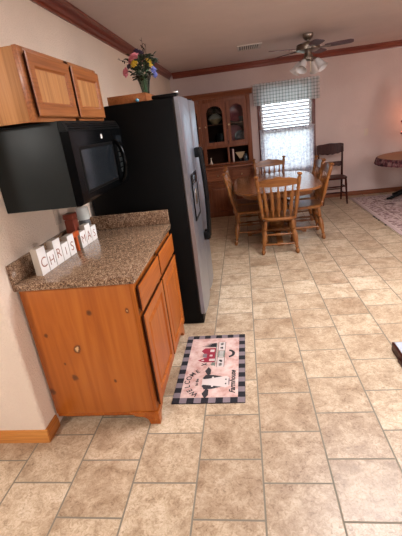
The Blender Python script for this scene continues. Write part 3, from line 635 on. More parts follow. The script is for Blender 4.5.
for (u0, u1, mi) in ((-.03, .075, 0), (.08, .165, 1), (.17, .275, 0)):
    shape([(u0, -.075), (u1, -.075), (u1, -.03), (u0, -.03)], .0071, mi, sg)
for vv in (-.0275, -.079):
    shape([(-.03, vv), (.275, vv), (.275, vv+.003), (-.03, vv+.003)], .0073, 2, sg)
for (uu_, ru) in ((-.01, .006), (.005, .006), (.04, .014), (.2, .014), (.245, .007), (.26, .005)): shape(ell(uu_, -.052, ru, .013, 8, .4, .3, int(uu_*1000)), .0074, 2, sg)
for k in range(5): shape([(.086+.016*k, -.068), (.095+.016*k, -.068), (.095+.016*k, -.038), (.086+.016*k, -.038)], .0074, 3, sg)
ar = [(.125+.05*math.cos(math.radians(a)), -.135+.05*math.sin(math.radians(a))) for a in range(10, 171, 16)]; ari = [(.125+.03*math.cos(math.radians(a)), -.135+.03*math.sin(math.radians(a))) for a in range(170, 9, -16)]
ar = [(a_, -.235-b_) for a_, b_ in ar]; ari = [(a_, -.235-b_) for a_, b_ in ari]
shape(ar+ari, .0073, 2, sg)
sg.build('sign_print', [M['matwhite'], M['matsage'], M['matink'], M['matwhite'], M['matgrey']], mt)
# ------------------------------------------------------------------ china cabinet
h = thing('china_cabinet', (.72, 6.9, 0), 'reddish brown china cabinet with arched glass doors left of the window', 'china cabinet'); H = h.location
hx0, hx1, bf, uf, hb = .06, 1.36, 6.50, 6.85, 7.24
def rings_y(mb, x0, x1, z0, z1, y, prof, mi=0, cap=True): return mb.rings((x0, y, z0), X, Z, -Y, x1-x0, z1-z0, prof, mi, cap)
mb = MB(); mb.box((hx0, bf+.02, .09), (hx1, hb, .82)); mb.box((hx0-.01, bf+.0, .0), (hx1+.01, hb, .088), .004); mb.build('base', M['cherry'], h, H)
mb = MB(); mb.box((hx0-.025, bf-.025, .822), (hx1+.025, hb, .852), .006); mb.build('ledge', M['cherry_x'], h, H)
mb = MB(); mb.box((hx0-.008, bf-.0, .575), (hx1+.008, bf+.0195, .595), .004); mb.build('rail', M['cherry_x'], h, H)
xs = [hx0+.02+i*(hx1-hx0-.04)/3 for i in range(4)]
xs = [.09, .53, .95, 1.335]
for i in range(3):
    a, c_ = xs[i]+.015, xs[i+1]-.015
    mb = MB(); rings_y(mb, a, c_, .612, .80, bf+.0195, [(0, 0), (0, .012), (.006, .018), (.03, .018), (.036, .013), (.05, .013)]); d = mb.build('drawer', M['cherry_x'], h, H)
    mb = MB(); mb.turn(((a+c_)/2, bf+.0065, .706), ((a+c_)/2, bf-.018, .706), [(0, .006), (.5, .006), (.6, .013), (1, .010)], 12); mb.build('knob', M['brass'], d, H)
    mb = MB(); rings_y(mb, a, c_, .11, .562, bf+.0195, [(0, 0), (0, .013), (.005, .018), (.055, .018), (.062, .009), (.066, .008)], 0, False); d = mb.build('door', M['cherry'], h, H)
    mb = MB(); rings_y(mb, a, c_, .11, .562, bf+.0195, [(.062, .007), (.07, .008), (.095, .016), (.1, .016)]); mb.build('panel', M['cherry'], d, H)
    mb = MB(); mb.turn((c_-.03, bf+.0015, .36), (c_-.03, bf-.02, .36), [(0, .006), (.5, .006), (.6, .013), (1, .010)], 12); mb.build('knob', M['brass'], d, H)
# upper case: open shell
mb = MB(); UT = 1.93
mb.box((hx0, uf+.02, .8525), (hx0+.02, hb, UT)); mb.box((hx1-.02, uf+.02, .8525), (hx1, hb, UT)); mb.box((hx0+.02, uf+.02, UT-.03), (hx1-.02, hb, UT)); mb.build('upper_case', M['cherry'], h, H)
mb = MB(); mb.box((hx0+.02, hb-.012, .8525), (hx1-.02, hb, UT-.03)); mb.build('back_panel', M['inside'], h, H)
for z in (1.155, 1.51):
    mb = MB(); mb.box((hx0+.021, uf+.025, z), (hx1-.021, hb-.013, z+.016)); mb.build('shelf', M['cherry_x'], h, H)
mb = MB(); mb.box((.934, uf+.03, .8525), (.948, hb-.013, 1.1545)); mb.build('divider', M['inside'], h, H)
mb = MB()
for lo, hi in (((hx0, uf, .8525), (.105, uf+.0195, UT)), ((.505, uf, .8525), (.562, uf+.0195, UT)), ((1.285, uf, .8525), (hx1, uf+.0195, UT)), ((.105, uf, 1.86), (.505, uf+.0195, UT)), ((.562, uf, 1.86), (1.285, uf+.0195, UT)), ((.105, uf, 1.135), (.505, uf+.0195, 1.19)), ((.562, uf, 1.135), (1.285, uf+.0195, 1.19)), ((.925, uf, .8525), (.957, uf+.0195, 1.135)), ((.562, uf, .8525), (.925, uf+.0195, .872)), ((.957, uf, .8525), (1.285, uf+.0195, .872)), ((.105, uf, .8525), (.505, uf+.0195, .872))): mb.box(lo, hi, .001)
mb.build('face_frame', M['cherry'], h, H)
mb = MB()
cpr = [(0, 1.931), (-.012, 1.931), (-.016, 1.95), (-.03, 1.965), (-.04, 1.99), (-.05, 2.0), (-.05, 2.02), (0, 2.02)]
mb.prism([(hx0-.045, uf+d, z) for d, z in cpr], (hx1-hx0+.09, 0, 0)); mb.prism([(hx0+d, uf+.0, z) for d, z in cpr], (0, hb-uf, 0)); mb.prism([(hx1-d, uf+.0, z) for d, z in cpr], (0, hb-uf, 0)); mb.box((hx0, uf, 1.931), (hx1, hb, 2.015)); mb.build('cornice', M['cherry_x'], h, H)
def arch_door(x0, x1, z0, z1, knob_left):
    fr = .06; ax0, ax1, az0 = x0+fr, x1-fr, z0+.05; az1 = z1-.06; spring = az1-.085
    inner = [(ax0, az0), (ax1, az0), (ax1, spring)]
    # cathedral arch: small shoulders then a round head
    cx_ = (ax0+ax1)/2; rr = (ax1-ax0)/2
    inner += [(ax1-.012, spring+.004)]+[(cx_+(rr-.012)*math.cos(a), spring+.012+(az1-spring-.012)*math.sin(a)) for a in [PI*i/14 for i in range(1, 14)]]+[(ax0+.012, spring+.004), (ax0, spring)]
    n = len(inner)
    outer = []
    for (a, c_) in inner:  # project onto the outer rectangle radially
        dx_, dz_ = a-cx_, c_-(z0+z1)/2; k_ = min((x1-x0)/2/abs(dx_) if dx_ else 9e9, (z1-z0)/2/abs(dz_) if dz_ else 9e9); outer.append((cx_+dx_*k_, (z0+z1)/2+dz_*k_))
    corners = [(x0, z0), (x1, z0), (x1, z1), (x0, z1)]
    for cnr in corners:
        i = min(range(n), key=lambda q: (outer[q][0]-cnr[0])**2+(outer[q][1]-cnr[1])**2); outer[i] = cnr
    yF, yK = uf-.019, uf-.0005; mb = MB(); vsx = [(p[0], yF, p[1]) for p in outer]+[(p[0], yF, p[1]) for p in inner]+[(p[0], yK, p[1]) for p in outer]+[(p[0], yK, p[1]) for p in inner]
    fs = []
    for i in range(n):
        k_ = (i+1) % n; fs += [[i, k_, n+k_, n+i], [2*n+i, 3*n+i, 3*n+k_, 2*n+k_], [i, 2*n+i, 2*n+k_, k_], [n+i, n+k_, 3*n+k_, 3*n+i]]
    mb.add(vsx, fs); d = mb.build('door', M['cherry'], h, H)
    mb = MB(); mb.prism([(p[0], uf-.009, p[1]) for p in inner], (0, .003, 0)); mb.build('pane', M['glass'], d, H)
    kx = x0+.03 if knob_left else x1-.03; mb = MB(); mb.turn((kx, yF, (z0+z1)/2-.03), (kx, yF-.026, (z0+z1)/2-.03), [(0, .006), (.5, .006), (.6, .014), (1, .011)], 12); mb.build('knob', M['brass'], d, H)
arch_door(.10, .515, 1.185, 1.872, False); arch_door(.557, .948, 1.185, 1.872, True); arch_door(.956, 1.292, 1.185, 1.872, True)
# things kept in the china cabinet
def lathe(name, pos, prof, H_, mat, label, cat, group=None, n=20):
    mb = MB(); mb.turn(pos, V(pos)+V((0, 0, H_)), prof, n); return solo(mb, name, mat, pos, label, cat, group)
s1, s2, s0 = 1.5262, 1.1712, .8527
lathe('bowl', (.745, 7.05, s1), [(0, .05), (.1, .055), (.6, .10), (1, .125), (1, .118), (.6, .09), (.15, .04)], .085, M['tan'], 'tan bowl on upper shelf behind the left visible glass door', 'bowl')
b2 = thing('bowl', (.745, 7.05, s1+.0855), 'pale upside-down bowl stacked on the tan bowl in the china cabinet', 'bowl')
mb = MB(); mb.turn((0, 0, 0), (0, 0, .085), [(0, .12), (.1, .123), (.5, .10), (.9, .055), (.92, .045), (1, .045)], 20); mb.build('bowl', M['plate'], b2)
lathe('bowl', (.625, 7.02, s2), [(0, .045), (.1, .05), (.6, .085), (1, .1), (1, .094), (.6, .076), (.15, .035)], .075, M['slate'], 'slate coloured bowl on lower shelf behind the left visible glass door', 'bowl')
lathe('crock', (.825, 7.06, s2), [(0, .06), (.1, .075), (.5, .085), (.85, .07), (1, .06), (1, .052), (.8, .06), (.2, .06)], .2, M['darkdish'], 'dark stoneware crock on lower shelf of the china cabinet', 'crock')
def upright_plate(x, z, r, mat, label, lean=.18, y=7.2):
    t = thing('plate', (x, y-.03, z), label, 'plate'); a = lean; c0 = V((0, -r*math.sin(a)*.0, r*math.cos(a))); nrm = V((0, -math.cos(a), math.sin(a)))
    c0 = V((0, -.0, r*1.0)); mb = MB(); mb.turn(c0+nrm*.0, c0+nrm*.014, [(0, r*.55), (.35, r*.62), (.9, r), (1, r), (.75, r*.66), (.45, r*.6)], 28); return mb.build('dish', mat, t)
upright_plate(1.11, s1, .15, M['redplate'], 'red plate standing on upper shelf behind the right glass door')
upright_plate(1.06, s2, .155, M['pinkcloth'], 'rose coloured plate leaning at the back of the lower shelf', y=7.215)
upright_plate(1.17, s2, .105, M['slate'], 'slate blue plate standing in front on the lower shelf', y=7.14)
cup = thing('cup', (1.2, 6.98, s1), 'grey handled cup on the upper shelf before the red plate', 'cup')
mb = MB(); mb.turn((0, 0, 0), (0, 0, .085), [(0, .024), (.1, .03), (.8, .042), (1, .044), (1, .04), (.3, .03)], 16); mb.build('body', M['greyjar'], cup)
mb = MB(); mb.tube([(.038, 0, .065), (.062, 0, .06), (.064, 0, .035), (.034, 0, .02)], .005, 8); mb.build('handle', M['greyjar'], cup)
cn = thing('figurine', (.615, 6.95, s0), 'small pale cone shaped figurine in the left open niche', 'figurine')
mb = MB(); mb.turn((0, 0, 0), (0, 0, .10), [(0, .036), (.08, .036), (.6, .014), (1, .006)], 16); mb.build('body', M['plate'], cn)
mb = MB(); mb.ball((0, 0, .112), .014); mb.build('head', M['plate'], cn)
tr = thing('triangular_ornament', (1.14, 7.0, s0+.0), 'tan triangular wooden piece on stand in the right open niche', 'ornament')
mb = MB(); mb.prism([(-.085, 0, .17), (.085, 0, .17), (.02, 0, .06), (-.02, 0, .06)], (0, .02, 0)); mb.build('body', M['tan'], tr)
mb = MB(); mb.cyl((0, .01, 0), (0, .01, .0595), .012, 10); mb.cyl((0, .01, 0), (0, .01, .008), .05, 16); mb.build('stand', M['darkdish'], tr)
lathe('vase', (1.235, 6.97, s0), [(0, .03), (.1, .04), (.4, .05), (.7, .036), (.9, .018), (1, .022)], .14, M['slate'], 'dark round vase at the right end of the open niche', 'vase')
bk = thing('book', (1.0, 7.03, s0), 'upright book with dusky cover in the right open niche', 'book', rz=.25)
mb = MB(); mb.box((-.014, -.08, 0), (-.011, .08, .235)); mb.box((.011, -.08, 0), (.014, .08, .235)); mb.box((-.011, .077, 0), (.011, .08, .235)); mb.build('cover', M['pinkcloth'], bk)
mb = MB(); mb.box((-.0105, -.075, .003), (.0105, .0765, .231)); mb.build('pages', M['plate'], bk)
# ------------------------------------------------------------------ dining table
TX, TY = 1.575, 5.2; hwX, hlY = .545, .83
t = thing('dining_table', (TX, TY, 0), 'oblong oak dining table on a pedestal by the window', 'table')
def superell(a, b_, p, n=56): return [(a*math.copysign(abs(math.cos(2*PI*i/n))**(2/p), math.cos(2*PI*i/n)), b_*math.copysign(abs(math.sin(2*PI*i/n))**(2/p), math.sin(2*PI*i/n))) for i in range(n)]
mb = MB(); mb.slab(superell(hwX, hlY, 4.2), .70, .732, .008); mb.build('tabletop', M['top'], t)
mb = MB(); mb.slab(superell(hwX-.10, hlY-.12, 4.2), .635, .6995, .003); mb.build('apron', M['oak_x'], t)
mb = MB(); mb.turn((0, 0, .12), (0, 0, .6345), [(0, .10), (.06, .115), (.14, .09), (.2, .075), (.45, .10), (.55, .105), (.7, .08), (.85, .065), (.92, .09), (1, .12)], 20); mb.build('pedestal', M['oak'], t)
mb = MB(); mb.box((-.14, -.14, .06), (.14, .14, .1195), .012); mb.build('pedestal_base', M['oak'], t)
for a, L in ((0, .40), (PI/2, .58), (PI, .40), (-PI/2, .58)):
    d = V((math.cos(a), math.sin(a), 0)); s_ = V((-d.y, d.x, 0)); mb = MB()
    pl = [(.142, .115), (.142, .04), (L*.6, .03), (L-.06, .02), (L-.04, 0), (L, 0), (L+.01, .03), (L-.03, .055), (L*.6, .075), (L*.4, .095)]
    mb.prism([d*r+V((0, 0, z))-s_*.035 for r, z in pl], s_*.07); mb.build('foot', M['oak'], t)
# ------------------------------------------------------------------ dining chairs (arrow back), facing local +Y
LEG = [(0, .009), (.03, .014), (.09, .0185), (.14, .0115), (.165, .0115), (.19, .019), (.215, .0115), (.25, .0135), (.42, .0215), (.58, .0225), (.68, .013), (.70, .013), (.735, .022), (.77, .013), (.80, .0135), (.92, .0165), (1, .016)]
POST = [(0, .016), (.05, .013), (.08, .0195), (.11, .012), (.13, .013), (.3, .019), (.48, .0185), (.60, .0125), (.63, .0125), (.66, .0195), (.69, .0125), (.74, .0165), (.89, .0185), (.925, .0105), (.935, .0105), (.955, .0205), (.975, .0235), (.99, .016), (1, .005)]
def make_chair(label):
    c = thing('dining_chair', (0, 0, 0), label, 'chair', 'arrow back dining chairs')
    ol = []
    for i in range(40):
        a = 2*PI*i/40; ca, sa = math.cos(a), math.sin(a); x = math.copysign(abs(ca)**.55, ca)*(.215+.018*sa); y = math.copysign(abs(sa)**.6, sa)*.215; ol.append((x, y))
    mb = MB(); mb.slab(ol, .405, .442, .01); mb.build('seat', M['oak_x'], c)
    tops = {}
    for sx in (-1, 1):
        for sy in (-1, 1):
            p = V((sx*.15, sy*.14, .405)); q = V((sx*.203, sy*.205, 0)); tops[(sx, sy)] = (p, q); mb = MB(); mb.turn(q, p, [(t_2, r_2*1.4) for t_2, r_2 in LEG], 12); mb.build('leg', M['oak'], c)
    def on(s, z): p, q = tops[s]; return q+(p-q)*(z/.405)
    ST = [(0, .009), (.15, .012), (.35, .011), (.42, .016), (.5, .018), (.58, .016), (.65, .011), (.85, .012), (1, .009)]
    for s_a, s_b, z in (((-1, -1), (1, -1), .235), ((-1, -1), (1, -1), .12), ((-1, 1), (1, 1), .2), ((-1, -1), (-1, 1), .165), ((1, -1), (1, 1), .165)):
        mb = MB(); mb.turn(on(s_a, z), on(s_b, z), ST, 10); mb.build('stretcher', M['oak_x'], c)
    pb = lambda t, x: V((x, -.172-.118*t-.0*t, .4425+.508*t))
    for sx in (-1, 1):
        mb = MB(); mb.turn(pb(0, sx*.185), pb(1, sx*.235), [(t_2, r_2*1.25) for t_2, r_2 in POST], 12); mb.build('post', M['oak'], c)
    # crest rail: wavy top edge, slightly bowed
    mb = MB(); n = 20; vs_ = []
    for i in range(n+1):
        u_ = -1+2*i/n; x = u_*.212; zt = .918-.035*abs(u_)**1.6+.007*math.cos(3*PI*u_)*(1-abs(u_)); zb = .812+.012*abs(u_)**2
        bow = -.020*(1-u_*u_)
        for (z, dy_) in ((zb, -.010), (zt, -.010), (zt, .010), (zb, .010)):
            tt = (z-.4425)/.525; vs_.append((x, -.172-.118*tt+bow+dy_, z))
    fs = [[0, 1, 2, 3], [n*4+3, n*4+2, n*4+1, n*4]]
    for i in range(n):
        for k_ in range(4): fs.append([i*4+k_, i*4+4+k_, i*4+4+(k_+1) % 4, i*4+(k_+1) % 4])
    mb.add(vs_, fs); mb.build('crest_rail', M['oak_x'], c)
    for i in range(5):
        u_ = -1+i*.5; x0, x1_ = u_*.128, u_*.16
        a_ = pb(.0, x0); b_ = pb(.735, x1_); b_.y -= .016*(1-u_*u_*.6); mb = MB()
        mb.turn(a_, b_, [(0, .008), (.06, .009), (.12, .009), (.18, .015), (.27, .025), (.33, .022), (.55, .0175), (.72, .024), (.79, .016), (.88, .009), (1, .008)], 10, flat=.45, up=(1, 0, 0)); mb.build('spindle', M['oak'], c)
    return c
ch0 = make_chair('oak arrow back chair at the near end of the table, back to camera')
ch0.location = (1.552, 4.515, 0); ch0.rotation_euler = (0, 0, math.radians(-2))
for (x, y_, deg, lb) in ((1.215, 4.99, -90, 'nearer oak chair on the left side of the dining table'), (1.205, 5.50, -89, 'farther oak chair on the left side beside the china cabinet'), (1.935, 4.97, 90, 'nearer oak chair on the right side of the dining table'), (1.945, 5.50, 91, 'farther oak chair on the right side, beside the dark chair'), (1.58, 5.925, 180, 'oak chair at the far end of the table before the window')):
    dup(ch0, (x, y_, 0), math.radians(deg), lb)
# ------------------------------------------------------------------ dark side chair at the far wall, facing -Y
d = thing('pressed_back_chair', (2.69, 6.81, 0), 'dark brown wooden chair against the back wall right of the window', 'chair')
ol = [(.215*math.copysign(abs(math.cos(a))**.5, math.cos(a))*(1+.04*(-math.sin(a))), .215*math.copysign(abs(math.sin(a))**.55, math.sin(a))) for a in [2*PI*i/36 for i in range(36)]]
mb = MB(); mb.slab(ol, .425, .452, .008); mb.build('seat', M['dark'], d)
for sx in (-1, 1):
    mb = MB(); mb.turn((sx*.20, -.195, 0), (sx*.175, -.17, .425), [(0, .012), (.1, .016), (.3, .018), (.4, .015), (.45, .02), (.5, .015), (.8, .02), (1, .017)], 12); mb.build('leg', M['dark'], d)
    mb = MB(); mb.tube([(sx*.195, .215, 0), (sx*.19, .175, .25), (sx*.19, .16, .46), (sx*.197, .185, .7), (sx*.205, .225, .93)], [.014, .017, .019, .017, .015], 10); mb.build('leg', M['dark'], d)
    for z in (.16, .28):
        mb = MB(); mb.turn((sx*.19, -.188, z), (sx*.192, .185, z), [(0, .007), (.5, .0105), (1, .007)], 10); mb.build('stretcher', M['dark'], d)
for z in (.20, .30):
    mb = MB(); mb.turn((-.187, -.183, z), (.187, -.183, z), [(0, .008), (.2, .011), (.5, .015), (.8, .011), (1, .008)], 10); mb.build('stretcher', M['dark'], d)
mb = MB(); mb.turn((-.19, .183, .2), (.19, .183, .2), [(0, .008), (.5, .011), (1, .008)], 10); mb.build('stretcher', M['dark'], d)
def bow_board(x, zt, zb, y_at, th=.016):
    mb = MB(); n = 18; vs_ = []
    for i in range(n+1):
        u_ = -1+2*i/n
        for (z, dy_) in ((zb(u_), -th/2), (zt(u_), -th/2), (zt(u_), th/2), (zb(u_), th/2)): vs_.append((u_*x, y_at(z)+.02*(1-u_*u_)+dy_, z))
    fs = [[0, 1, 2, 3], [n*4+3, n*4+2, n*4+1, n*4]]
    for i in range(n):
        for k_ in range(4): fs.append([i*4+k_, i*4+4+k_, i*4+4+(k_+1) % 4, i*4+(k_+1) % 4])
    mb.add(vs_, fs); return mb
ya = lambda z: .160+(max(z, .46)-.46)*.135
bow_board(.225, lambda u_: .985-.02*abs(u_)**6+.004*math.cos(2*PI*u_), lambda u_: .80+.035*abs(u_)**2+.008*math.cos(5*PI*u_)*(1-abs(u_)), ya, .022).build('crest_rail', M['dark'], d)
bow_board(.195, lambda u_: .68, lambda u_: .605+.006*math.cos(4*PI*u_), ya).build('back_slat', M['dark'], d)
# ------------------------------------------------------------------ right side: rug, round table, berry tree
r = thing('area_rug', (4.1, 5.3, 0), 'dusty pink patterned area rug under the round table', 'rug')
rx0, rx1, ry0, ry1 = 3.03, 5.4, 3.5, 7.02; RL = r.location
mb = MB(); mb.box((rx0, ry0, .0005), (rx1, ry1, .008), .002); mb.build('base', M['rugborder'], r, RL)
mb = MB()
for ins, wd in ((.05, .012), (.24, .012)):
    for lo, hi in (((rx0+ins, ry0+ins), (rx0+ins+wd, ry1-ins)), ((rx1-ins-wd, ry0+ins), (rx1-ins, ry1-ins)), ((rx0+ins+wd, ry0+ins), (rx1-ins-wd, ry0+ins+wd)), ((rx0+ins+wd, ry1-ins-wd), (rx1-ins-wd, ry1-ins))): mb.box((lo[0], lo[1], .006), (hi[0], hi[1], .0088))
mb.build('border_line', M['rugedge'], r, RL)
mb = MB(); mb.box((rx0+.063, ry0+.063, .006), (rx1-.063, ry1-.063, .0085)); mb.build('field', M['rug'], r, RL)
mb = MB()
for yv, L in ((5.62, .09), (5.42, .05), (5.15, .04), (5.52, .04)): mb.box((rx0-.022, yv-L/2, .0005), (rx0-.001, yv+L/2, .006), .002)
mb.build('frayed_edge', M['fringe'], r, RL)
ct = V((4.0, 6.45, 0)); rt = thing('round_table', (ct.x, ct.y, .0088), 'round pedestal table on the rug at the right edge', 'table')
def off(z): return z-.0088
mb = MB(); mb.slab([(.66*math.cos(2*PI*i/48), .66*math.sin(2*PI*i/48)) for i in range(48)], off(.69), off(.715), .005); mb.build('tabletop', M['dark'], rt)
mb = MB(); mb.turn((0, 0, off(.12)), (0, 0, off(.6895)), [(0, .06), (.1, .09), (.25, .06), (.5, .075), (.7, .05), (.9, .06), (1, .13)], 18); mb.build('pedestal', M['dark'], rt)
for a in (118, 163, 238, 358, 298):
    a = math.radians(a); dd = V((math.cos(a), math.sin(a), 0)); mb = MB(); L = .55 if a < 2.3 else .5
    mb.tube([dd*.04+V((0, 0, .21)), dd*.2+V((0, 0, .2)), dd*(L-.2)+V((0, 0, .10)), dd*(L-.06)+V((0, 0, .032)), dd*L+V((0, 0, .018))], [.04, .036, .03, .026, .018], 10); mb.build('leg', M['blackp'], rt)
tcl = thing('tablecloth', (ct.x, ct.y, .7155), 'tan cloth with dark red plaid ruffle draped over the round table', 'tablecloth')
mb = MB(); mb.slab([(.675*math.cos(2*PI*i/64), .675*math.sin(2*PI*i/64)) for i in range(64)], 0, .004, .001); mb.build('cloth', M['cloth'], tcl)
mb = MB(); n = 200; vs_ = []
for k_ in range(2):
    for jv, (dz, rr) in enumerate(((.005, .674), (-.015, .69), (-.06, .70), (-.10, .705))):
        for i in range(n):
            a = 2*PI*i/n; w_ = (.004+.011*jv/3)*math.sin(46*a+.6*math.sin(9*a)); q = rr+w_-.003*k_; vs_.append((q*math.cos(a), q*math.sin(a), dz+(.006*math.sin(46*a) if jv == 3 else 0)))
fs = []
for k_ in range(2):
    for jv in range(3):
        for i in range(n): o = k_*4*n+jv*n; e = [o+i, o+(i+1) % n, o+n+(i+1) % n, o+n+i]; fs.append(e if k_ == 0 else e[::-1])
for jv in (0, 3):
    for i in range(n): o = jv*n; fs.append([o+i, 4*n+o+i, 4*n+o+(i+1) % n, o+(i+1) % n])
mb.add(vs_, fs, 0, True); tag(mb.build('ruffle', M['plaid'], tcl), 'dark red plaid ruffle')
bt = thing('berry_tree', (3.93, 6.55, .7198), 'dark red berry tree on black stand on the round table', 'decoration')
mb = MB(); mb.turn((0, 0, 0), (0, 0, .3), [(0, .10), (.06, .10), (.1, .03), (.9, .018), (1, .018)], 16); mb.cyl((0, 0, .3), (0, 0, 1.15), .012, 8); mb.build('stand', M['blackp'], bt)
rnd = random.Random(11)
for q, (z, rad) in enumerate(((.34, .265), (.50, .255), (.66, .22), (.82, .18), (.97, .13), (1.10, .08))):
    mb = MB()
    for i in range(18):
        a = 2*PI*i/18+q*.3; L = rad*rnd.uniform(.8, 1.0); e = V((L*math.cos(a), L*math.sin(a), z+rnd.uniform(-.04, .02))); mb.tube([(0, 0, z+.03), e*.6+V((0, 0, .03)), e], .004, 5, mi=1)
        for k_ in range(7):
            p = V((0, 0, z+.03))*(1-(k_+2)/8)+e*((k_+2)/8); mb.ball(p+V((rnd.uniform(-.02, .02), rnd.uniform(-.02, .02), rnd.uniform(-.015, .02))), .015, n=6)
    mb.build('branch_tier', [M['berry'], M['stem']], bt)
for i in range(26):
    a = i*2.4; z = .32+.8*i/26; rad = .24*(1.15-z)/.85+.02; mb = MB(); mb.ball((rad*math.cos(a), rad*math.sin(a), z), .008, n=6); tag(mb.build('bulb', M['bulb'], bt), 'tiny glowing red bulb')
# low dark box with pale top at the right edge
lb = thing('low_box', (2.6, 1.95, 0), 'low dark wood box with pale top at the right edge of the floor', 'box'); LB = lb.location
lx0, lx1, ly0, ly1 = 2.07, 2.75, 1.45, 2.25
mb = MB(); 
mb.box((lx0, ly0, .0), (lx1, ly1, .058), .003); mb.build('frame', M['dark'], lb, LB)
mb = MB(); mb.box((lx0+.012, ly0+.012, .0582), (lx1-.012, ly1-.012, .064), .002); tag(mb.build('top_panel', M['palewhite'], lb, LB), 'pale glossy top')
mb = MB(); mb.box((lx0-.008, ly0, .0), (lx0-.0005, 2.12, .03), .002); mb.build('side_rail', M['dark'], lb, LB)
# ------------------------------------------------------------------ ceiling fan
fn = thing('ceiling_fan', (2.09, 5.5, ZC), 'ceiling fan with frosted tulip shades above the dining table', 'ceiling fan')
mb = MB(); mb.turn((0, 0, 0), (0, 0, -.07), [(0, .065), (.2, .068), (.7, .055), (1, .03)], 20); mb.cyl((0, 0, -.07), (0, 0, -.1), .018, 12); mb.build('canopy', M['nickel'], fn)
mb = MB(); mb.turn((0, 0, -.095), (0, 0, -.205), [(0, .05), (.08, .125), (.2, .145), (.3, .138), (.36, .146), (.75, .146), (.85, .12), (1, .06)], 26); mb.build('motor', M['nickel'], fn)
mb = MB(); mb.turn((0, 0, -.2055), (0, 0, -.30), [(0, .045), (.3, .05), (.5, .06), (.8, .06), (1, .03)], 20); mb.build('light_hub', M['nickel'], fn)
for kdeg in (203, 275, 347, 59, 131):
    a = math.radians(kdeg+0); R = Matrix.Rotation(a, 4, 'Z') @ Matrix.Rotation(math.radians(-11), 4, 'X'); zb = -.165
    o2 = [(.20, -.045), (.24, -.058), (.40, -.066), (.50, -.062), (.53, -.04), (.535, 0), (.53, .04), (.50, .062), (.40, .066), (.24, .058), (.20, .045)]
    mb = MB(); mb.prism([R @ V((x, y_, 0))+V((0, 0, zb)) for x, y_ in o2], R @ V((0, 0, .007))); bld = mb.build('blade', M['blade'], fn)
    mb = MB(); mb.prism([R @ V((x, y_, -.006))+V((0, 0, zb)) for x, y_ in ((.12, -.015), (.19, -.03), (.27, -.02), (.27, .02), (.19, .03), (.12, .015))], R @ V((0, 0, .005))); mb.build('blade_iron', M['nickel'], bld)
for kdeg in (-35, 55, 145, 235):
    a = math.radians(kdeg); dd = V((math.cos(a), math.sin(a), 0)); p = dd*.055+V((0, 0, -.27)); q = dd*.10+V((0, 0, -.285)); mb = MB(); mb.tube([p, q, q+dd*.015+V((0, 0, -.015))], .012, 10); arm = mb.build('arm', M['nickel'], fn)
    ax_ = (dd*.62+V((0, 0, -.78))).normalized(); s0_ = q+dd*.01+V((0, 0, -.012)); mb = MB(); mb.turn(s0_, s0_+ax_*.14, [(0, .022), (.1, .03), (.35, .042), (.65, .048), (.88, .06), (1, .072), (1, .069), (.85, .056), (.5, .042), (.1, .025)], 20); mb.build('shade', M['frost'], fn)
mb = MB(); mb.cyl((.02, -.06, -.29), (.02, -.06, -.42), .0015, 6); mb.ball((.02, -.06, -.425), .006, n=8); mb.build('pull_chain', M['brass'], fn)
# ------------------------------------------------------------------ lights
def area(name, loc, target, sx, sy, power, col):
    l = bpy.data.lights.new(name, 'AREA'); l.shape = 'RECTANGLE'; l.size = sx; l.size_y = sy; l.energy = power; l.color = lin(col)[:3]
    o = bpy.data.objects.new(name, l); COL.objects.link(o); o.location = loc; o.rotation_euler = (V(target)-V(loc)).to_track_quat('-Z', 'Y').to_euler(); return o
area('kitchen_ceiling_light', (2.3, 2.55, ZC-.02), (2.3, 2.55, 0), 1.1, 1.3, 100, 'f8f8fc')
area('kitchen_window_light', (3.0, YF+.05, 1.65), (1.6, 3.5, 1.2), 1.6, 1.1, 100, 'fbf8fa')
area('hall_light', (-.9, -.6, ZC-.06), (-.6, 1.2, .5), .5, .5, 70, 'fffaf4')
area('living_room_light', (5.6, 3.2, 2.2), (3.6, 6.6, .9), .2, .2, 17, 'ffd8c4')
area('right_wall_fill', (XR-.05, 1.0, 1.5), (0, 2.6, 1.5), 1.8, 1.3, 85, 'faf6f4')  # unseen fill panel added to brighten the left wall; no window there
p = bpy.data.lights.new('tree_glow', 'POINT'); p.energy = 2.2; p.color = (1, .33, .14); p.shadow_soft_size = .08
o = bpy.data.objects.new('tree_glow', p); COL.objects.link(o); o.location = (4.02, 6.98, 1.3)
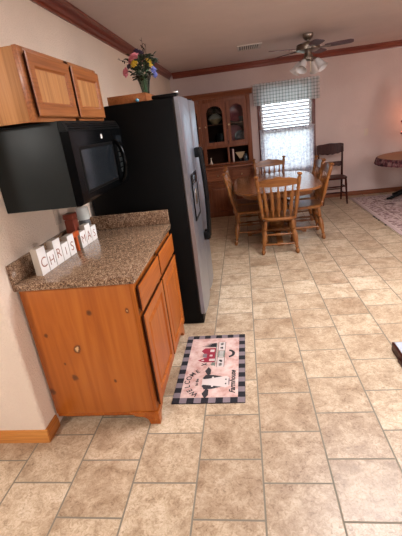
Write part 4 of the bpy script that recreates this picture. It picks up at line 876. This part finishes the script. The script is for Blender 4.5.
l = area('window_daylight', ((WX0+WX1)/2, YB+.16, (WZ0+WZ1)/2), ((WX0+WX1)/2, 0, (WZ0+WZ1)/2), WX1-WX0, WZ1-WZ0, 1, 'ffffff'); l.data.cycles.is_portal = True
wd = bpy.data.worlds.new('sky'); sc.world = wd; wd.use_nodes = True
wn = wd.node_tree; bg = wn.nodes['Background']; bg.inputs['Strength'].default_value = 9
tc = wn.nodes.new('ShaderNodeTexCoord'); sp = wn.nodes.new('ShaderNodeSeparateXYZ'); rp = wn.nodes.new('ShaderNodeValToRGB'); mr = wn.nodes.new('ShaderNodeMapRange')
mr.inputs['From Min'].default_value = -.12; mr.inputs['From Max'].default_value = .05
e = rp.color_ramp.elements; e[0].color = (.10, .12, .10, 1); e[1].color = (.84, .91, 1, 1)
wn.links.new(tc.outputs['Generated'], sp.inputs['Vector']); wn.links.new(sp.outputs['Z'], mr.inputs['Value']); wn.links.new(mr.outputs['Result'], rp.inputs['Fac']); wn.links.new(rp.outputs['Color'], bg.inputs['Color'])
# ------------------------------------------------------------------ camera
fpx, pit, yaw, rol = 375.5, math.radians(20.6245), math.radians(-8.1705), math.radians(-7.1128)
fw = V((math.sin(yaw)*math.cos(pit), math.cos(yaw)*math.cos(pit), -math.sin(pit))); rt0 = V((math.cos(yaw), -math.sin(yaw), 0)); up0 = rt0.cross(fw)
rt_ = rt0*math.cos(rol)+up0*math.sin(rol); up_ = -rt0*math.sin(rol)+up0*math.cos(rol)
cam = bpy.data.cameras.new('camera'); co = bpy.data.objects.new('camera', cam); COL.objects.link(co)
cam.sensor_fit = 'VERTICAL'; cam.sensor_height = 24; cam.lens = fpx/536*24; cam.clip_start = .02
mw = Matrix.Identity(4)
for i in range(3): mw[i][0] = rt_[i]; mw[i][1] = up_[i]; mw[i][2] = -fw[i]
mw.translation = (1.1876, 0, 1.5359); co.matrix_world = mw
sc.camera = co
sc.view_settings.view_transform = 'Standard'; sc.view_settings.look = 'None'; sc.view_settings.gamma = 1; sc.view_settings.use_curve_mapping = False; sc.view_settings.exposure = .22
sc.cycles.use_denoising = True
